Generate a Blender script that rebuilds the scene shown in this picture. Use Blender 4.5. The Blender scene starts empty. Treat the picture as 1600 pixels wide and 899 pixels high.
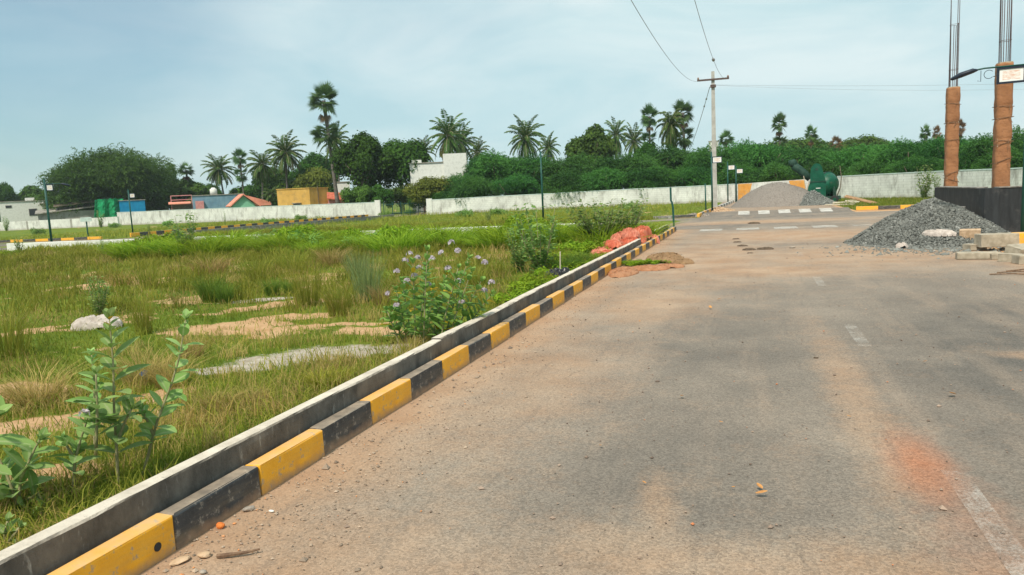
import bpy, bmesh, math, random
import numpy as np
from mathutils import Vector, Matrix
R = math.radians
rng = np.random.default_rng(7)
random.seed(7)
SC = bpy.context.scene
COL = SC.collection

# ------------------------------------------------------------------ camera
F, EYE = 1155.0, 1.6
ROLL = math.atan(0.049)
PITCH = math.atan((449.5-306)*math.cos(ROLL)/F)
YAW = R(18.058)
def w(px, py):
    x = px-800; y = -(py-449.5)
    c, s = math.cos(ROLL), math.sin(ROLL)
    u = c*x+s*y; v = -s*x+c*y
    cp, sp = math.cos(PITCH), math.sin(PITCH)
    fw = F*cp+v*sp; up = -F*sp+v*cp
    c, s = math.cos(YAW), math.sin(YAW)
    return Vector((c*u-s*fw, s*u+c*fw, up))
def G(px, py, h=0.0):
    r = w(px, py); t = (h-EYE)/r.z
    return Vector((r.x*t, r.y*t, h))
def depth(x, y): return -x*math.sin(YAW)+y*math.cos(YAW)
def P(px, py, D):
    r = w(px, py); t = D/depth(r.x, r.y)
    return Vector((r.x*t, r.y*t, EYE+r.z*t))
cd = bpy.data.cameras.new('camera'); cam = bpy.data.objects.new('camera', cd); COL.objects.link(cam)
Rv = (w(801, 449.5)-w(800, 449.5)).normalized(); Uv = (w(800, 448.5)-w(800, 449.5)).normalized(); Bv = -w(800, 449.5).normalized()
M = Matrix((Rv, Uv, Bv)).transposed().to_4x4(); M.translation = Vector((0, 0, EYE))
cam.matrix_world = M
cd.lens = F/1600*36; cd.sensor_width = 36; cd.clip_start = 0.05; cd.clip_end = 4000
SC.camera = cam
SC.view_settings.view_transform = 'Standard'; SC.view_settings.look = 'None'
SC.view_settings.gamma = 1; SC.view_settings.use_curve_mapping = False
SC.view_settings.exposure = 0.25
SC.cycles.max_bounces = 6; SC.cycles.transparent_max_bounces = 8

# ------------------------------------------------------------------ sky + sun
SUN_EL, SUN_AZ = R(54), R(185)      # azimuth clockwise from +Y: the sun stands high behind the viewer
wd = bpy.data.worlds.new('World'); SC.world = wd; wd.use_nodes = True
nt = wd.node_tree; nt.nodes.clear()
def N(t, typ, **k):
    n = t.nodes.new(typ)
    for a, b in k.items(): setattr(n, a, b)
    return n
out = N(nt, 'ShaderNodeOutputWorld'); bg = N(nt, 'ShaderNodeBackground'); bg.inputs[1].default_value = 0.092
sky = N(nt, 'ShaderNodeTexSky'); sky.sky_type = 'NISHITA'; sky.sun_disc = False
sky.sun_elevation = SUN_EL; sky.sun_rotation = SUN_AZ; sky.air_density = 1.0; sky.dust_density = 1.5; sky.ozone_density = 1.5
tc = N(nt, 'ShaderNodeTexCoord')
mp = N(nt, 'ShaderNodeMapping'); mp.inputs['Scale'].default_value = (1.0, 1.0, 3.2)
nz = N(nt, 'ShaderNodeTexNoise'); nz.inputs['Scale'].default_value = 2.3; nz.inputs['Detail'].default_value = 6; nz.inputs['Roughness'].default_value = 0.52
nt.links.new(tc.outputs['Generated'], mp.inputs['Vector']); nt.links.new(mp.outputs[0], nz.inputs['Vector'])
# open blue gap in the cloud veil, high on the left
def gap(px, py, k):
    d = w(px, py).normalized()
    dp = N(nt, 'ShaderNodeVectorMath', operation='DOT_PRODUCT'); dp.inputs[1].default_value = d
    nrm = N(nt, 'ShaderNodeVectorMath', operation='NORMALIZE')
    nt.links.new(tc.outputs['Generated'], nrm.inputs[0]); nt.links.new(nrm.outputs[0], dp.inputs[0])
    mr = N(nt, 'ShaderNodeMapRange'); mr.interpolation_type = 'SMOOTHSTEP'
    mr.inputs[1].default_value = math.cos(R(k[0])); mr.inputs[2].default_value = math.cos(R(k[1])); mr.inputs[3].default_value = 0; mr.inputs[4].default_value = k[2]
    nt.links.new(dp.outputs['Value'], mr.inputs[0]); return mr.outputs[0]
g1 = gap(-40, -20, (19, 4, .52)); g2 = gap(520, 190, (20, 2, .12))
cr = N(nt, 'ShaderNodeMapRange'); cr.inputs[1].default_value = .38; cr.inputs[2].default_value = .60; cr.inputs[3].default_value = .86; cr.inputs[4].default_value = 1.0
nt.links.new(nz.outputs['Fac'], cr.inputs[0])
s1 = N(nt, 'ShaderNodeMath', operation='SUBTRACT'); nt.links.new(cr.outputs[0], s1.inputs[0]); nt.links.new(g1, s1.inputs[1])
s2 = N(nt, 'ShaderNodeMath', operation='SUBTRACT', use_clamp=True); nt.links.new(s1.outputs[0], s2.inputs[0]); nt.links.new(g2, s2.inputs[1])
mx = N(nt, 'ShaderNodeMix', data_type='RGBA'); 
nz2 = N(nt, 'ShaderNodeTexNoise'); nz2.inputs['Scale'].default_value = 3.4; nz2.inputs['Detail'].default_value = 7; nz2.inputs['Roughness'].default_value = .55; nz2.inputs['Distortion'].default_value = .6; nt.links.new(mp.outputs[0], nz2.inputs['Vector'])
ccr = N(nt, 'ShaderNodeMapRange'); ccr.inputs[1].default_value = .36; ccr.inputs[2].default_value = .68; nt.links.new(nz2.outputs['Fac'], ccr.inputs[0])
cmx = N(nt, 'ShaderNodeMix', data_type='RGBA'); cmx.inputs['A'].default_value = (5.1, 7.05, 7.5, 1); cmx.inputs['B'].default_value = (7.1, 8.3, 8.4, 1)
nt.links.new(ccr.outputs[0], cmx.inputs['Factor']); nt.links.new(cmx.outputs['Result'], mx.inputs['B'])
nt.links.new(s2.outputs[0], mx.inputs['Factor']); tnt = N(nt, 'ShaderNodeMix', data_type='RGBA', blend_type='MULTIPLY'); tnt.inputs['Factor'].default_value = 1; tnt.inputs['B'].default_value = (.86, 1.10, 1.06, 1)
nt.links.new(sky.outputs[0], tnt.inputs['A']); nt.links.new(tnt.outputs['Result'], mx.inputs['A'])
nt.links.new(mx.outputs['Result'], bg.inputs[0]); nt.links.new(bg.outputs[0], out.inputs[0])
sl = bpy.data.lights.new('sun', 'SUN'); sl.energy = 3.5; sl.angle = R(4.0); sl.color = (1, .91, .77)
so = bpy.data.objects.new('sun', sl); COL.objects.link(so)
sd = Vector((math.sin(SUN_AZ)*math.cos(SUN_EL), math.cos(SUN_AZ)*math.cos(SUN_EL), math.sin(SUN_EL)))
so.rotation_euler = sd.to_track_quat('Z', 'Y').to_euler()

# ------------------------------------------------------------------ tags
def tag(o, label=None, cat=None, group=None, kind=None):
    if label: o['label'] = label
    if cat: o['category'] = cat
    if group: o['group'] = group
    if kind: o['kind'] = kind
    return o
def empty(name, loc=(0, 0, 0), rz=0, label=None, cat=None, group=None):
    o = bpy.data.objects.new(name, None); COL.objects.link(o); o.location = loc; o.rotation_euler = (0, 0, rz)
    return tag(o, label, cat, group)
def copy_tree(o, parent=None):
    c = o.copy(); COL.objects.link(c)
    if parent: c.parent = parent
    for ch in [k for k in o.children]: copy_tree(ch, c)
    return c

# ------------------------------------------------------------------ materials
MATS = {}
def newmat(name):
    m = bpy.data.materials.new(name); m.use_nodes = True; t = m.node_tree; t.nodes.clear()
    o = N(t, 'ShaderNodeOutputMaterial'); p = N(t, 'ShaderNodeBsdfPrincipled'); t.links.new(p.outputs[0], o.inputs[0])
    MATS[name] = m
    return m, t, p, o
def C4(c): return (c[0], c[1], c[2], 1)
def noise(t, scale, detail=4, rough=.55, vec=None, stretch=None, coord='Object'):
    n = N(t, 'ShaderNodeTexNoise'); n.inputs['Scale'].default_value = scale; n.inputs['Detail'].default_value = detail; n.inputs['Roughness'].default_value = rough
    if vec is None:
        c = N(t, 'ShaderNodeTexCoord'); vec = c.outputs[coord]
    if stretch:
        m = N(t, 'ShaderNodeMapping'); m.inputs['Scale'].default_value = stretch; t.links.new(vec, m.inputs['Vector']); vec = m.outputs[0]
    t.links.new(vec, n.inputs['Vector']); return n.outputs['Fac']
def rng01(t, v, a, b, lo=0, hi=1):
    m = N(t, 'ShaderNodeMapRange'); m.inputs[1].default_value = a; m.inputs[2].default_value = b; m.inputs[3].default_value = lo; m.inputs[4].default_value = hi
    t.links.new(v, m.inputs[0]); return m.outputs[0]
def mixc(t, fac, a, b):
    m = N(t, 'ShaderNodeMix', data_type='RGBA')
    for k, v in (('A', a), ('B', b)):
        if isinstance(v, tuple): m.inputs[k].default_value = C4(v)
        else: t.links.new(v, m.inputs[k])
    if isinstance(fac, (int, float)): m.inputs['Factor'].default_value = fac
    else: t.links.new(fac, m.inputs['Factor'])
    return m.outputs['Result']
def mathn(t, op, a, b, clamp=False):
    m = N(t, 'ShaderNodeMath', operation=op, use_clamp=clamp)
    for i, v in ((0, a), (1, b)):
        if isinstance(v, (int, float)): m.inputs[i].default_value = v
        else: t.links.new(v, m.inputs[i])
    return m.outputs[0]
def bump(t, p, h, dist=.01, strength=.5):
    b = N(t, 'ShaderNodeBump'); b.inputs['Distance'].default_value = dist; b.inputs['Strength'].default_value = strength
    t.links.new(h, b.inputs['Height']); t.links.new(b.outputs[0], p.inputs['Normal'])
def attr(t, n):
    a = N(t, 'ShaderNodeAttribute', attribute_name=n); return a.outputs['Fac']
def pmat(name, c1, c2, scale=4, rough=.8, bscale=60, bd=.003, dirt=None, dscale=2.0, damt=.5, dlo=.5, metal=0, stretch=None, spec=.3):
    m, t, p, o = newmat(name)
    col = mixc(t, rng01(t, noise(t, scale, 5, stretch=stretch), .35, .65), c1, c2)
    if dirt:
        col = mixc(t, rng01(t, noise(t, dscale, 8, .65), dlo, dlo+.15, 0, damt), col, dirt)
    t.links.new(col, p.inputs['Base Color'])
    p.inputs['Roughness'].default_value = rough; p.inputs['Metallic'].default_value = metal; p.inputs['Specular IOR Level'].default_value = spec
    bump(t, p, noise(t, bscale, 4), bd, .6)
    return m
def leafmat(name, ca, cb, cc=None, rough=.55, trans=.35, tcol=None, scale=.5, rib=False):
    """leaf colour runs ca..cb with the per-leaf value 'var'; a few leaves take cc"""
    m, t, p, o = newmat(name)
    v = attr(t, 'var')
    oi = N(t, 'ShaderNodeObjectInfo')
    vv = mathn(t, 'ADD', mathn(t, 'MULTIPLY', v, .8), mathn(t, 'MULTIPLY', noise(t, scale, 3), .35))
    col = mixc(t, rng01(t, vv, .1, .9), ca, cb)
    if cc: col = mixc(t, rng01(t, v, .93, .97), col, cc)
    if rib:
        col = mixc(t, rng01(t, attr(t, 'rib'), .78, .95, 0, .55), col, (.5, .55, .3))
        col = mixc(t, rng01(t, noise(t, 60, 4, .7), .62, .72, 0, .5), col, (.22, .2, .07))
    hs = N(t, 'ShaderNodeHueSaturation'); t.links.new(col, hs.inputs['Color'])
    t.links.new(rng01(t, oi.outputs['Random'], 0, 1, .82, 1.18), hs.inputs['Value'])
    t.links.new(rng01(t, oi.outputs['Random'], 0, 1, .487, .508), hs.inputs['Hue'])
    t.links.new(hs.outputs[0], p.inputs['Base Color']); p.inputs['Roughness'].default_value = rough+.1; p.inputs['Specular IOR Level'].default_value = .12
    tr = N(t, 'ShaderNodeBsdfTranslucent'); t.links.new(hs.outputs[0], tr.inputs['Color'])
    ms = N(t, 'ShaderNodeMixShader'); ms.inputs[0].default_value = trans
    t.links.new(p.outputs[0], ms.inputs[1]); t.links.new(tr.outputs[0], ms.inputs[2]); t.links.new(ms.outputs[0], o.inputs[0])
    return m
m_tree = leafmat('foliage_dark', (.02, .065, .01), (.07, .17, .022))
m_tree2 = leafmat('foliage_mid', (.035, .085, .014), (.12, .22, .035))
m_yel = leafmat('foliage_yellow', (.09, .13, .02), (.22, .26, .04))
m_thick = leafmat('foliage_thicket', (.012, .068, .018), (.10, .27, .05), scale=.22)
m_olive = leafmat('foliage_olive', (.028, .072, .013), (.095, .165, .03))
m_coco = leafmat('foliage_coconut', (.03, .075, .02), (.10, .185, .04), (.24, .15, .06))
m_palm = leafmat('foliage_palmyra', (.05, .12, .04), (.14, .25, .08))
m_dead = leafmat('foliage_dead', (.12, .075, .04), (.26, .18, .10))
m_milk = leafmat('foliage_milkweed', (.16, .30, .06), (.34, .50, .17), (.65, .48, .03), rough=.5, trans=.3, scale=3, rib=True)
m_milkf = leafmat('foliage_milkweed_old', (.11, .23, .045), (.25, .42, .10), (.6, .42, .03), rough=.5, trans=.3, scale=3)
m_sap = leafmat('foliage_sapling', (.12, .22, .05), (.30, .42, .13), trans=.4, scale=2)
m_bush = leafmat('foliage_bright', (.12, .22, .012), (.28, .40, .025), scale=1)
m_grass = leafmat('grass_green', (.085, .15, .016), (.28, .33, .045), (.5, .38, .12), trans=.4, scale=.8)
m_dry = leafmat('grass_dry', (.24, .18, .05), (.52, .38, .15), trans=.35, scale=1)
m_reed = leafmat('grass_olive', (.13, .17, .02), (.33, .33, .05), (.45, .32, .10), trans=.35, scale=1)
m_reedg = leafmat('grass_blue_green', (.10, .15, .05), (.28, .33, .13), trans=.35, scale=1)
m_flower = leafmat('petals', (.42, .33, .42), (.78, .72, .76), trans=.3)
m_bark = pmat('bark', (.10, .075, .055), (.20, .16, .12), 6, .9, 30, .02)
m_bark2 = pmat('palm_bark', (.09, .08, .07), (.19, .17, .15), 8, .9, 30, .02)
m_stem = pmat('green_stem', (.22, .21, .10), (.36, .32, .18), 20, .8)
m_conc = pmat('concrete', (.18, .17, .155), (.33, .315, .29), 5, .9, 90, .004, (.06, .058, .055), 7, .6, .5)
m_white = pmat('white_paint', (.62, .62, .58), (.78, .78, .74), 3, .8, 60, .002, (.3, .27, .22), 3, .5, .55)
m_steel = pmat('rusty_rebar', (.10, .075, .08), (.18, .13, .13), 20, .6, 90, .001, metal=.3)
m_green = pmat('green_post_paint', (.008, .06, .05), (.012, .09, .07), 6, .45, 60, .001, (.05, .06, .05), 9, .4, .55)
m_dkframe = pmat('dark_frame_paint', (.012, .018, .035), (.02, .03, .05), 6, .45)
m_pole = pmat('pole_concrete', (.36, .345, .32), (.5, .485, .46), 3, .9, 60, .003, (.2, .19, .17), 6, .5)
m_blackwall = pmat('black_wall_paint', (.018, .021, .024), (.035, .039, .043), 3, .7, 50, .003, (.09, .085, .08), 3, .5, .55, stretch=(3, 3, .5))
m_mixer = pmat('mixer_green', (.0, .065, .035), (.004, .10, .055), 3, .45, 40, .002, (.09, .08, .05), 4, .5, .55)
m_mixdark = pmat('mixer_dirty', (.012, .045, .03), (.03, .07, .05), 4, .7, 40, .004)
m_rubber = pmat('rubber', (.02, .02, .02), (.04, .04, .04), 10, .8)
m_red = pmat('red_sheet', (.42, .075, .035), (.62, .17, .09), 3, .6, 40, .004, (.62, .36, .25), 5, .5, .55)
m_red2 = pmat('pale_red_sheet', (.46, .12, .07), (.66, .27, .18), 4, .6, 40, .004, (.30, .06, .035), 6, .6, .52)
m_sack = pmat('white_sack', (.40, .34, .30), (.60, .53, .48), 6, .7, 60, .003, (.3, .24, .2), 9, .6)
m_blackbag = pmat('black_bag', (.012, .012, .014), (.03, .03, .033), 8, .3, 60, .002, spec=.5)
m_gravel = pmat('light_gravel', (.18, .155, .135), (.27, .235, .205), 14, .95, 14, .03)
m_chipA = leafmat('stone_chip', (.12, .125, .115), (.24, .245, .225), (.33, .33, .31), rough=.8, trans=0, scale=2)
m_wood = pmat('plank_wood', (.24, .13, .06), (.42, .25, .13), 5, .8, 40, .004)
m_woodp = pmat('pale_wood', (.42, .36, .26), (.6, .52, .4), 5, .8, 40, .003)
m_brickfrag = pmat('brick_fragment', (.55, .14, .03), (.72, .22, .05), 30, .9, 80, .004)
m_stone = pmat('loose_stone', (.24, .21, .18), (.42, .36, .30), 12, .9, 60, .006)
m_stonet = pmat('tan_stone', (.42, .28, .17), (.62, .44, .29), 12, .9, 60, .006)
m_twig = pmat('twig', (.12, .07, .045), (.25, .16, .1), 30, .9)
m_bluep = pmat('blue_plastic', (.0, .16, .42), (.01, .25, .6), 30, .4)
m_leafl = pmat('fallen_leaf', (.45, .2, .06), (.65, .34, .12), 20, .7)
m_dung = pmat('dung', (.07, .05, .035), (.14, .10, .07), 20, .95, 40, .01)
m_kgrey = pmat('slab_tan', (.30, .255, .19), (.46, .40, .31), 8, .9, 60, .004)
m_wire = pmat('wire', (.2, .2, .21), (.28, .28, .29), 2, .5)
m_ins = pmat('insulator', (.18, .10, .07), (.3, .2, .15), 10, .3)
m_angle = pmat('cross_arm_iron', (.07, .045, .04), (.12, .08, .07), 10, .6)

def m_kerb_paint(name, c1, c2):
    m, t, p, o = newmat(name)
    col = mixc(t, rng01(t, noise(t, 9, 5), .35, .65), c1, c2)
    sc = rng01(t, noise(t, 18, 9, .72), .56, .64, 0, .8)
    col = mixc(t, rng01(t, noise(t, 4, 6, .6, stretch=(1, .4, 3)), .45, .7, 0, .4), col, (.34, .25, .15))
    col = mixc(t, sc, col, (.33, .29, .24))
    g = N(t, 'ShaderNodeNewGeometry'); sx = N(t, 'ShaderNodeSeparateXYZ'); t.links.new(g.outputs['Position'], sx.inputs[0])
    low = rng01(t, mathn(t, 'ADD', sx.outputs['Z'], mathn(t, 'MULTIPLY', noise(t, 14, 4, coord='Object'), .10)), .11, .05, 0, .85)   # splashed red earth along the foot
    col = mixc(t, low, col, (.36, .23, .14))
    # dust lying on the upward faces
    nz_ = N(t, 'ShaderNodeSeparateXYZ'); t.links.new(g.outputs['True Normal'], nz_.inputs[0])
    dst = mathn(t, 'MULTIPLY', rng01(t, nz_.outputs['Z'], .6, .95, 0, 1), rng01(t, noise(t, 7, 6), .35, .65, .25, .6))
    col = mixc(t, dst, col, (.55, .42, .30))
    t.links.new(col, p.inputs['Base Color']); p.inputs['Roughness'].default_value = .6
    bump(t, p, noise(t, 55, 6, .7), .006, .6)
    return m
m_ky = m_kerb_paint('kerb_yellow', (.86, .39, .012), (.94, .46, .02))
m_kb = m_kerb_paint('kerb_black', (.022, .027, .032), (.045, .052, .058))

def m_drain():
    m, t, p, o = newmat('drain_concrete')
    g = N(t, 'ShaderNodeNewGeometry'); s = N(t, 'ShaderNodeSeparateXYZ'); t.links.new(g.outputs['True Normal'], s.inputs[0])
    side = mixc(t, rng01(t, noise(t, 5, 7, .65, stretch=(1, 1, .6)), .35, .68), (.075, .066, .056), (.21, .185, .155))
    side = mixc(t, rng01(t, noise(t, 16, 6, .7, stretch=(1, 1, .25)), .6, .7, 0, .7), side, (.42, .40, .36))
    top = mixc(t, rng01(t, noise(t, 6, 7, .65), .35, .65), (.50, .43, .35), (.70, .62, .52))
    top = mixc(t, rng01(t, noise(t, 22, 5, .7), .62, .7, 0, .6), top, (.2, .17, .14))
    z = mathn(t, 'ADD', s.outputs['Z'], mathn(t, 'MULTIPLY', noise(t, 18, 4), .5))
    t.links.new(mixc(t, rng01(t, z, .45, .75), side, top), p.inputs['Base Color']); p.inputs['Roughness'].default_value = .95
    bump(t, p, noise(t, 60, 6, .7), .01, .7)
    return m
m_drainc = m_drain()

def m_ground():
    m, t, p, o = newmat('field_soil')
    bare = attr(t, 'bare'); grey = attr(t, 'grey')
    gr = mixc(t, rng01(t, noise(t, .35, 5), .38, .62), (.085, .14, .016), (.20, .235, .035))
    gr = mixc(t, rng01(t, noise(t, 2.2, 7, .7), .42, .62, 0, .85), gr, (.095, .145, .012))
    gr = mixc(t, rng01(t, noise(t, 1.1, 6, .65), .56, .68, 0, .7), gr, (.33, .24, .07))
    so_ = mixc(t, rng01(t, noise(t, 3, 7, .65), .35, .65), (.46, .27, .14), (.58, .37, .21))
    so_ = mixc(t, rng01(t, noise(t, 30, 5, .7), .55, .7, 0, .6), so_, (.27, .18, .11))
    sg = mixc(t, rng01(t, noise(t, 9, 7, .65), .35, .65), (.34, .28, .22), (.52, .46, .39))
    b = mathn(t, 'ADD', bare, mathn(t, 'MULTIPLY', mathn(t, 'SUBTRACT', noise(t, 5, 8, .7), .5), 1.3))
    col = mixc(t, rng01(t, b, .42, .58), gr, so_)
    g2 = mathn(t, 'ADD', grey, mathn(t, 'MULTIPLY', mathn(t, 'SUBTRACT', noise(t, 5, 8, .7), .5), 1.0))
    col = mixc(t, rng01(t, g2, .42, .6), col, sg)
    t.links.new(col, p.inputs['Base Color']); p.inputs['Roughness'].default_value = 1; p.inputs['Specular IOR Level'].default_value = .1
    bump(t, p, noise(t, 22, 8, .7), .03, .8)
    return m
m_soil = m_ground()

def m_road(name, base=(.215, .178, .145), base2=(.285, .235, .188)):
    m, t, p, o = newmat(name)
    dust = attr(t, 'dust'); red = attr(t, 'red'); drk = attr(t, 'dark')
    a = mixc(t, rng01(t, noise(t, .6, 6, .6), .38, .62), base, base2)
    a = mixc(t, mathn(t, 'MULTIPLY', drk, rng01(t, noise(t, 1.3, 6, .6), .3, .6, .35, .9)), a, (.125, .112, .098))
    # long traffic streaks along the road
    a = mixc(t, rng01(t, noise(t, 1, 6, .6, stretch=(2.2, .25, 1)), .5, .68, 0, .35), a, (.36, .27, .20))
    d1 = mixc(t, rng01(t, noise(t, 1.2, 6, .6), .35, .65), (.37, .225, .135), (.43, .30, .205))
    dd = mathn(t, 'ADD', mathn(t, 'ADD', dust, mathn(t, 'MULTIPLY', mathn(t, 'SUBTRACT', noise(t, 1.7, 10, .72), .5), 1.15)), mathn(t, 'MULTIPLY', mathn(t, 'SUBTRACT', noise(t, 16, 8, .8), .5), .9))
    col = mixc(t, rng01(t, dd, .15, .95, 0, .97), a, d1)
    rr = mathn(t, 'ADD', red, mathn(t, 'MULTIPLY', mathn(t, 'SUBTRACT', noise(t, 7, 8, .7), .5), .8))
    col = mixc(t, rng01(t, rr, .1, 1.35, 0, .85), col, (.44, .165, .075))
    vc = N(t, 'ShaderNodeTexVoronoi', feature='DISTANCE_TO_EDGE'); vc.inputs['Scale'].default_value = .33
    wv = N(t, 'ShaderNodeTexCoord'); wn = N(t, 'ShaderNodeTexNoise'); wn.inputs['Scale'].default_value = 1.6; wn.inputs['Detail'].default_value = 6; t.links.new(wv.outputs['Object'], wn.inputs['Vector'])
    wm = N(t, 'ShaderNodeMix', data_type='RGBA'); wm.inputs['Factor'].default_value = .32; t.links.new(wv.outputs['Object'], wm.inputs['A']); t.links.new(wn.outputs['Color'], wm.inputs['B']); t.links.new(wm.outputs['Result'], vc.inputs['Vector'])
    col = mixc(t, mathn(t, 'MULTIPLY', rng01(t, vc.outputs['Distance'], .0, .0025, .4, 0), rng01(t, noise(t, .9, 3), .5, .6)), col, (.07, .06, .05))
    # tyre scuffs
    col = mixc(t, rng01(t, noise(t, 1, 7, .7, stretch=(9, .5, 1)), .56, .72, 0, .28), col, (.11, .1, .09))
    # aggregate: light and dark stones in the binder
    vo = N(t, 'ShaderNodeTexVoronoi'); vo.inputs['Scale'].default_value = 95
    tcn = N(t, 'ShaderNodeTexCoord'); t.links.new(tcn.outputs['Object'], vo.inputs['Vector'])
    sp = N(t, 'ShaderNodeSeparateColor'); t.links.new(vo.outputs['Color'], sp.inputs[0])
    hs = N(t, 'ShaderNodeHueSaturation'); t.links.new(col, hs.inputs['Color'])
    fine = mathn(t, 'MULTIPLY', rng01(t, sp.outputs[0], 0, 1, .74, 1.24), rng01(t, noise(t, 200, 3, .8), .3, .7, .74, 1.26))
    fade = rng01(t, dd, .5, 1.2, 1, .35)
    t.links.new(mathn(t, 'ADD', mathn(t, 'MULTIPLY', mathn(t, 'SUBTRACT', fine, 1.0), fade), 1.0), hs.inputs['Value'])
    t.links.new(hs.outputs[0], p.inputs['Base Color'])
    p.inputs['Roughness'].default_value = .92; p.inputs['Specular IOR Level'].default_value = .25
    bump(t, p, noise(t, 110, 5, .75), .006, .7)
    return m
m_asph = m_road('asphalt_dusty')
m_asph2 = m_road('asphalt_dark', (.085, .08, .075), (.125, .115, .105))

def m_whitewash(name, a=(.56, .56, .53), b=(.76, .76, .72), c=(.24, .225, .20)):
    m, t, p, o = newmat(name)
    col = mixc(t, rng01(t, noise(t, .8, 6, .6), .35, .65), a, b)
    col = mixc(t, rng01(t, noise(t, 1.6, 8, .7, stretch=(1, 1, .35)), .5, .68, 0, .75), col, c)
    g = N(t, 'ShaderNodeNewGeometry'); s = N(t, 'ShaderNodeSeparateXYZ'); t.links.new(g.outputs['Position'], s.inputs[0])
    zz = mathn(t, 'ADD', s.outputs['Z'], mathn(t, 'MULTIPLY', noise(t, 1.2, 6, .7), .6))
    col = mixc(t, rng01(t, zz, .62, .3, 0, .65), col, (.28, .23, .17))
    # brick courses telegraphing through the wash
    br = N(t, 'ShaderNodeTexBrick'); br.inputs['Scale'].default_value = 1; br.inputs['Brick Width'].default_value = .4; br.inputs['Row Height'].default_value = .2; br.inputs['Mortar Size'].default_value = .012
    cx = N(t, 'ShaderNodeCombineXYZ'); ad = mathn(t, 'ADD', s.outputs['X'], s.outputs['Y'])
    t.links.new(ad, cx.inputs[0]); t.links.new(s.outputs['Z'], cx.inputs[1]); t.links.new(cx.outputs[0], br.inputs['Vector'])
    col = mixc(t, mathn(t, 'MULTIPLY', br.outputs['Fac'], .35), col, (.3, .29, .27))
    t.links.new(col, p.inputs['Base Color']); p.inputs['Roughness'].default_value = .95
    return m
m_wash = m_whitewash('whitewash')
m_washd = m_whitewash('grey_masonry', (.26, .25, .22), (.4, .38, .34), (.14, .13, .11))
m_coping = pmat('pale_coping', (.5, .62, .58), (.62, .7, .67), 2, .9, 30, .004, (.35, .36, .33), 4, .5)
m_orange = pmat('orange_wall_paint', (.62, .27, .05), (.75, .36, .08), 2, .85, 20, .004, (.5, .35, .2), 3, .5)
m_yellowh = pmat('yellow_house_paint', (.62, .36, .085), (.74, .45, .12), 1.2, .85, 20, .004, (.38, .24, .09), 1.5, .5, stretch=(1, 1, .4))
m_blueh = pmat('blue_house_paint', (.12, .24, .34), (.20, .32, .40), 1, .85, 20, .004, (.1, .16, .2), 1.5, .5)
m_minth = pmat('mint_house_paint', (.18, .45, .30), (.26, .55, .38), 1, .85, 20, .004)
m_salmon = pmat('salmon_roof', (.62, .22, .14), (.76, .32, .22), 2, .8, 20, .006)
m_pinkh = pmat('pink_paint', (.5, .2, .2), (.6, .3, .28), 2, .8)
m_redroof = pmat('red_tile_roof', (.4, .09, .05), (.55, .16, .09), 3, .85, 20, .01)
m_bluesheet = pmat('blue_sheet', (.0, .17, .36), (.005, .24, .45), 2, .5, 9, .01)
m_greennet = pmat('green_net', (.0, .17, .06), (.01, .30, .12), 3, .8, 12, .02)
m_tin = pmat('weathered_sheet', (.25, .23, .2), (.42, .39, .34), 2, .8, 20, .006, (.12, .1, .08), 3, .6)
m_glass = pmat('dark_window', (.03, .035, .04), (.05, .055, .06), 3, .3)
m_thatch = pmat('thatch', (.12, .10, .07), (.22, .18, .13), 6, .95, 20, .02)
def m_hess():
    m, t, p, o = newmat('hessian_wrap')
    col = mixc(t, rng01(t, noise(t, 2.0, 6, .6), .35, .65), (.25, .11, .05), (.38, .18, .085))
    col = mixc(t, rng01(t, noise(t, 6, 6, .7, stretch=(1, 1, 1.3)), .52, .66, 0, .6), col, (.17, .075, .035))
    t.links.new(col, p.inputs['Base Color']); p.inputs['Roughness'].default_value = 1
    bump(t, p, noise(t, 9, 6, .65, stretch=(1, 1, 1.2)), .03, .7)
    return m
m_hessian = m_hess()
def m_signp():
    m, t, p, o = newmat('sign_face')
    tcn = N(t, 'ShaderNodeTexCoord')
    col = mixc(t, rng01(t, noise(t, 7, 5, .7, stretch=(1, 1, 3)), .42, .6), (.78, .78, .76), (.70, .45, .36))
    s = N(t, 'ShaderNodeSeparateXYZ'); t.links.new(tcn.outputs['Generated'], s.inputs[0])
    ex = mathn(t, 'ABSOLUTE', mathn(t, 'SUBTRACT', s.outputs['Z'], .5), 0)
    ey = mathn(t, 'ABSOLUTE', mathn(t, 'SUBTRACT', s.outputs['X'], .5), 0)
    e = mathn(t, 'MAXIMUM', ex, ey)
    t.links.new(mixc(t, rng01(t, e, .34, .40), col, (.8, .82, .82)), p.inputs['Base Color']); p.inputs['Roughness'].default_value = .4
    return m
m_sign = m_signp()

# ------------------------------------------------------------------ mesh helpers
def smooth(me, on=True):
    me.polygons.foreach_set('use_smooth', [on]*len(me.polygons))
def obj_from(name, V, Fc, mat, parent=None, attrs=None, sm=False, midx=None):
    me = bpy.data.meshes.new(name)
    V = np.asarray(V, dtype=np.float32).reshape(-1, 3)
    if isinstance(Fc, np.ndarray):
        n = Fc.shape[1]
        me.vertices.add(len(V)); me.vertices.foreach_set('co', V.ravel())
        me.loops.add(Fc.size); me.loops.foreach_set('vertex_index', Fc.astype(np.int32).ravel())
        me.polygons.add(len(Fc)); me.polygons.foreach_set('loop_start', np.arange(0, Fc.size, n, dtype=np.int32))
        me.update(calc_edges=True)
    else:
        me.from_pydata([tuple(v) for v in V], [], Fc)
    for k, a in (attrs or {}).items():
        at = me.attributes.new(k, 'FLOAT', 'POINT'); at.data.foreach_set('value', np.asarray(a, dtype=np.float32))
    for m in (mat if isinstance(mat, (list, tuple)) else [mat]): me.materials.append(m)
    if midx is not None: me.polygons.foreach_set('material_index', np.asarray(midx, dtype=np.int32))
    smooth(me, sm)
    o = bpy.data.objects.new(name, me); COL.objects.link(o)
    if parent: o.parent = parent
    return o
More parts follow.
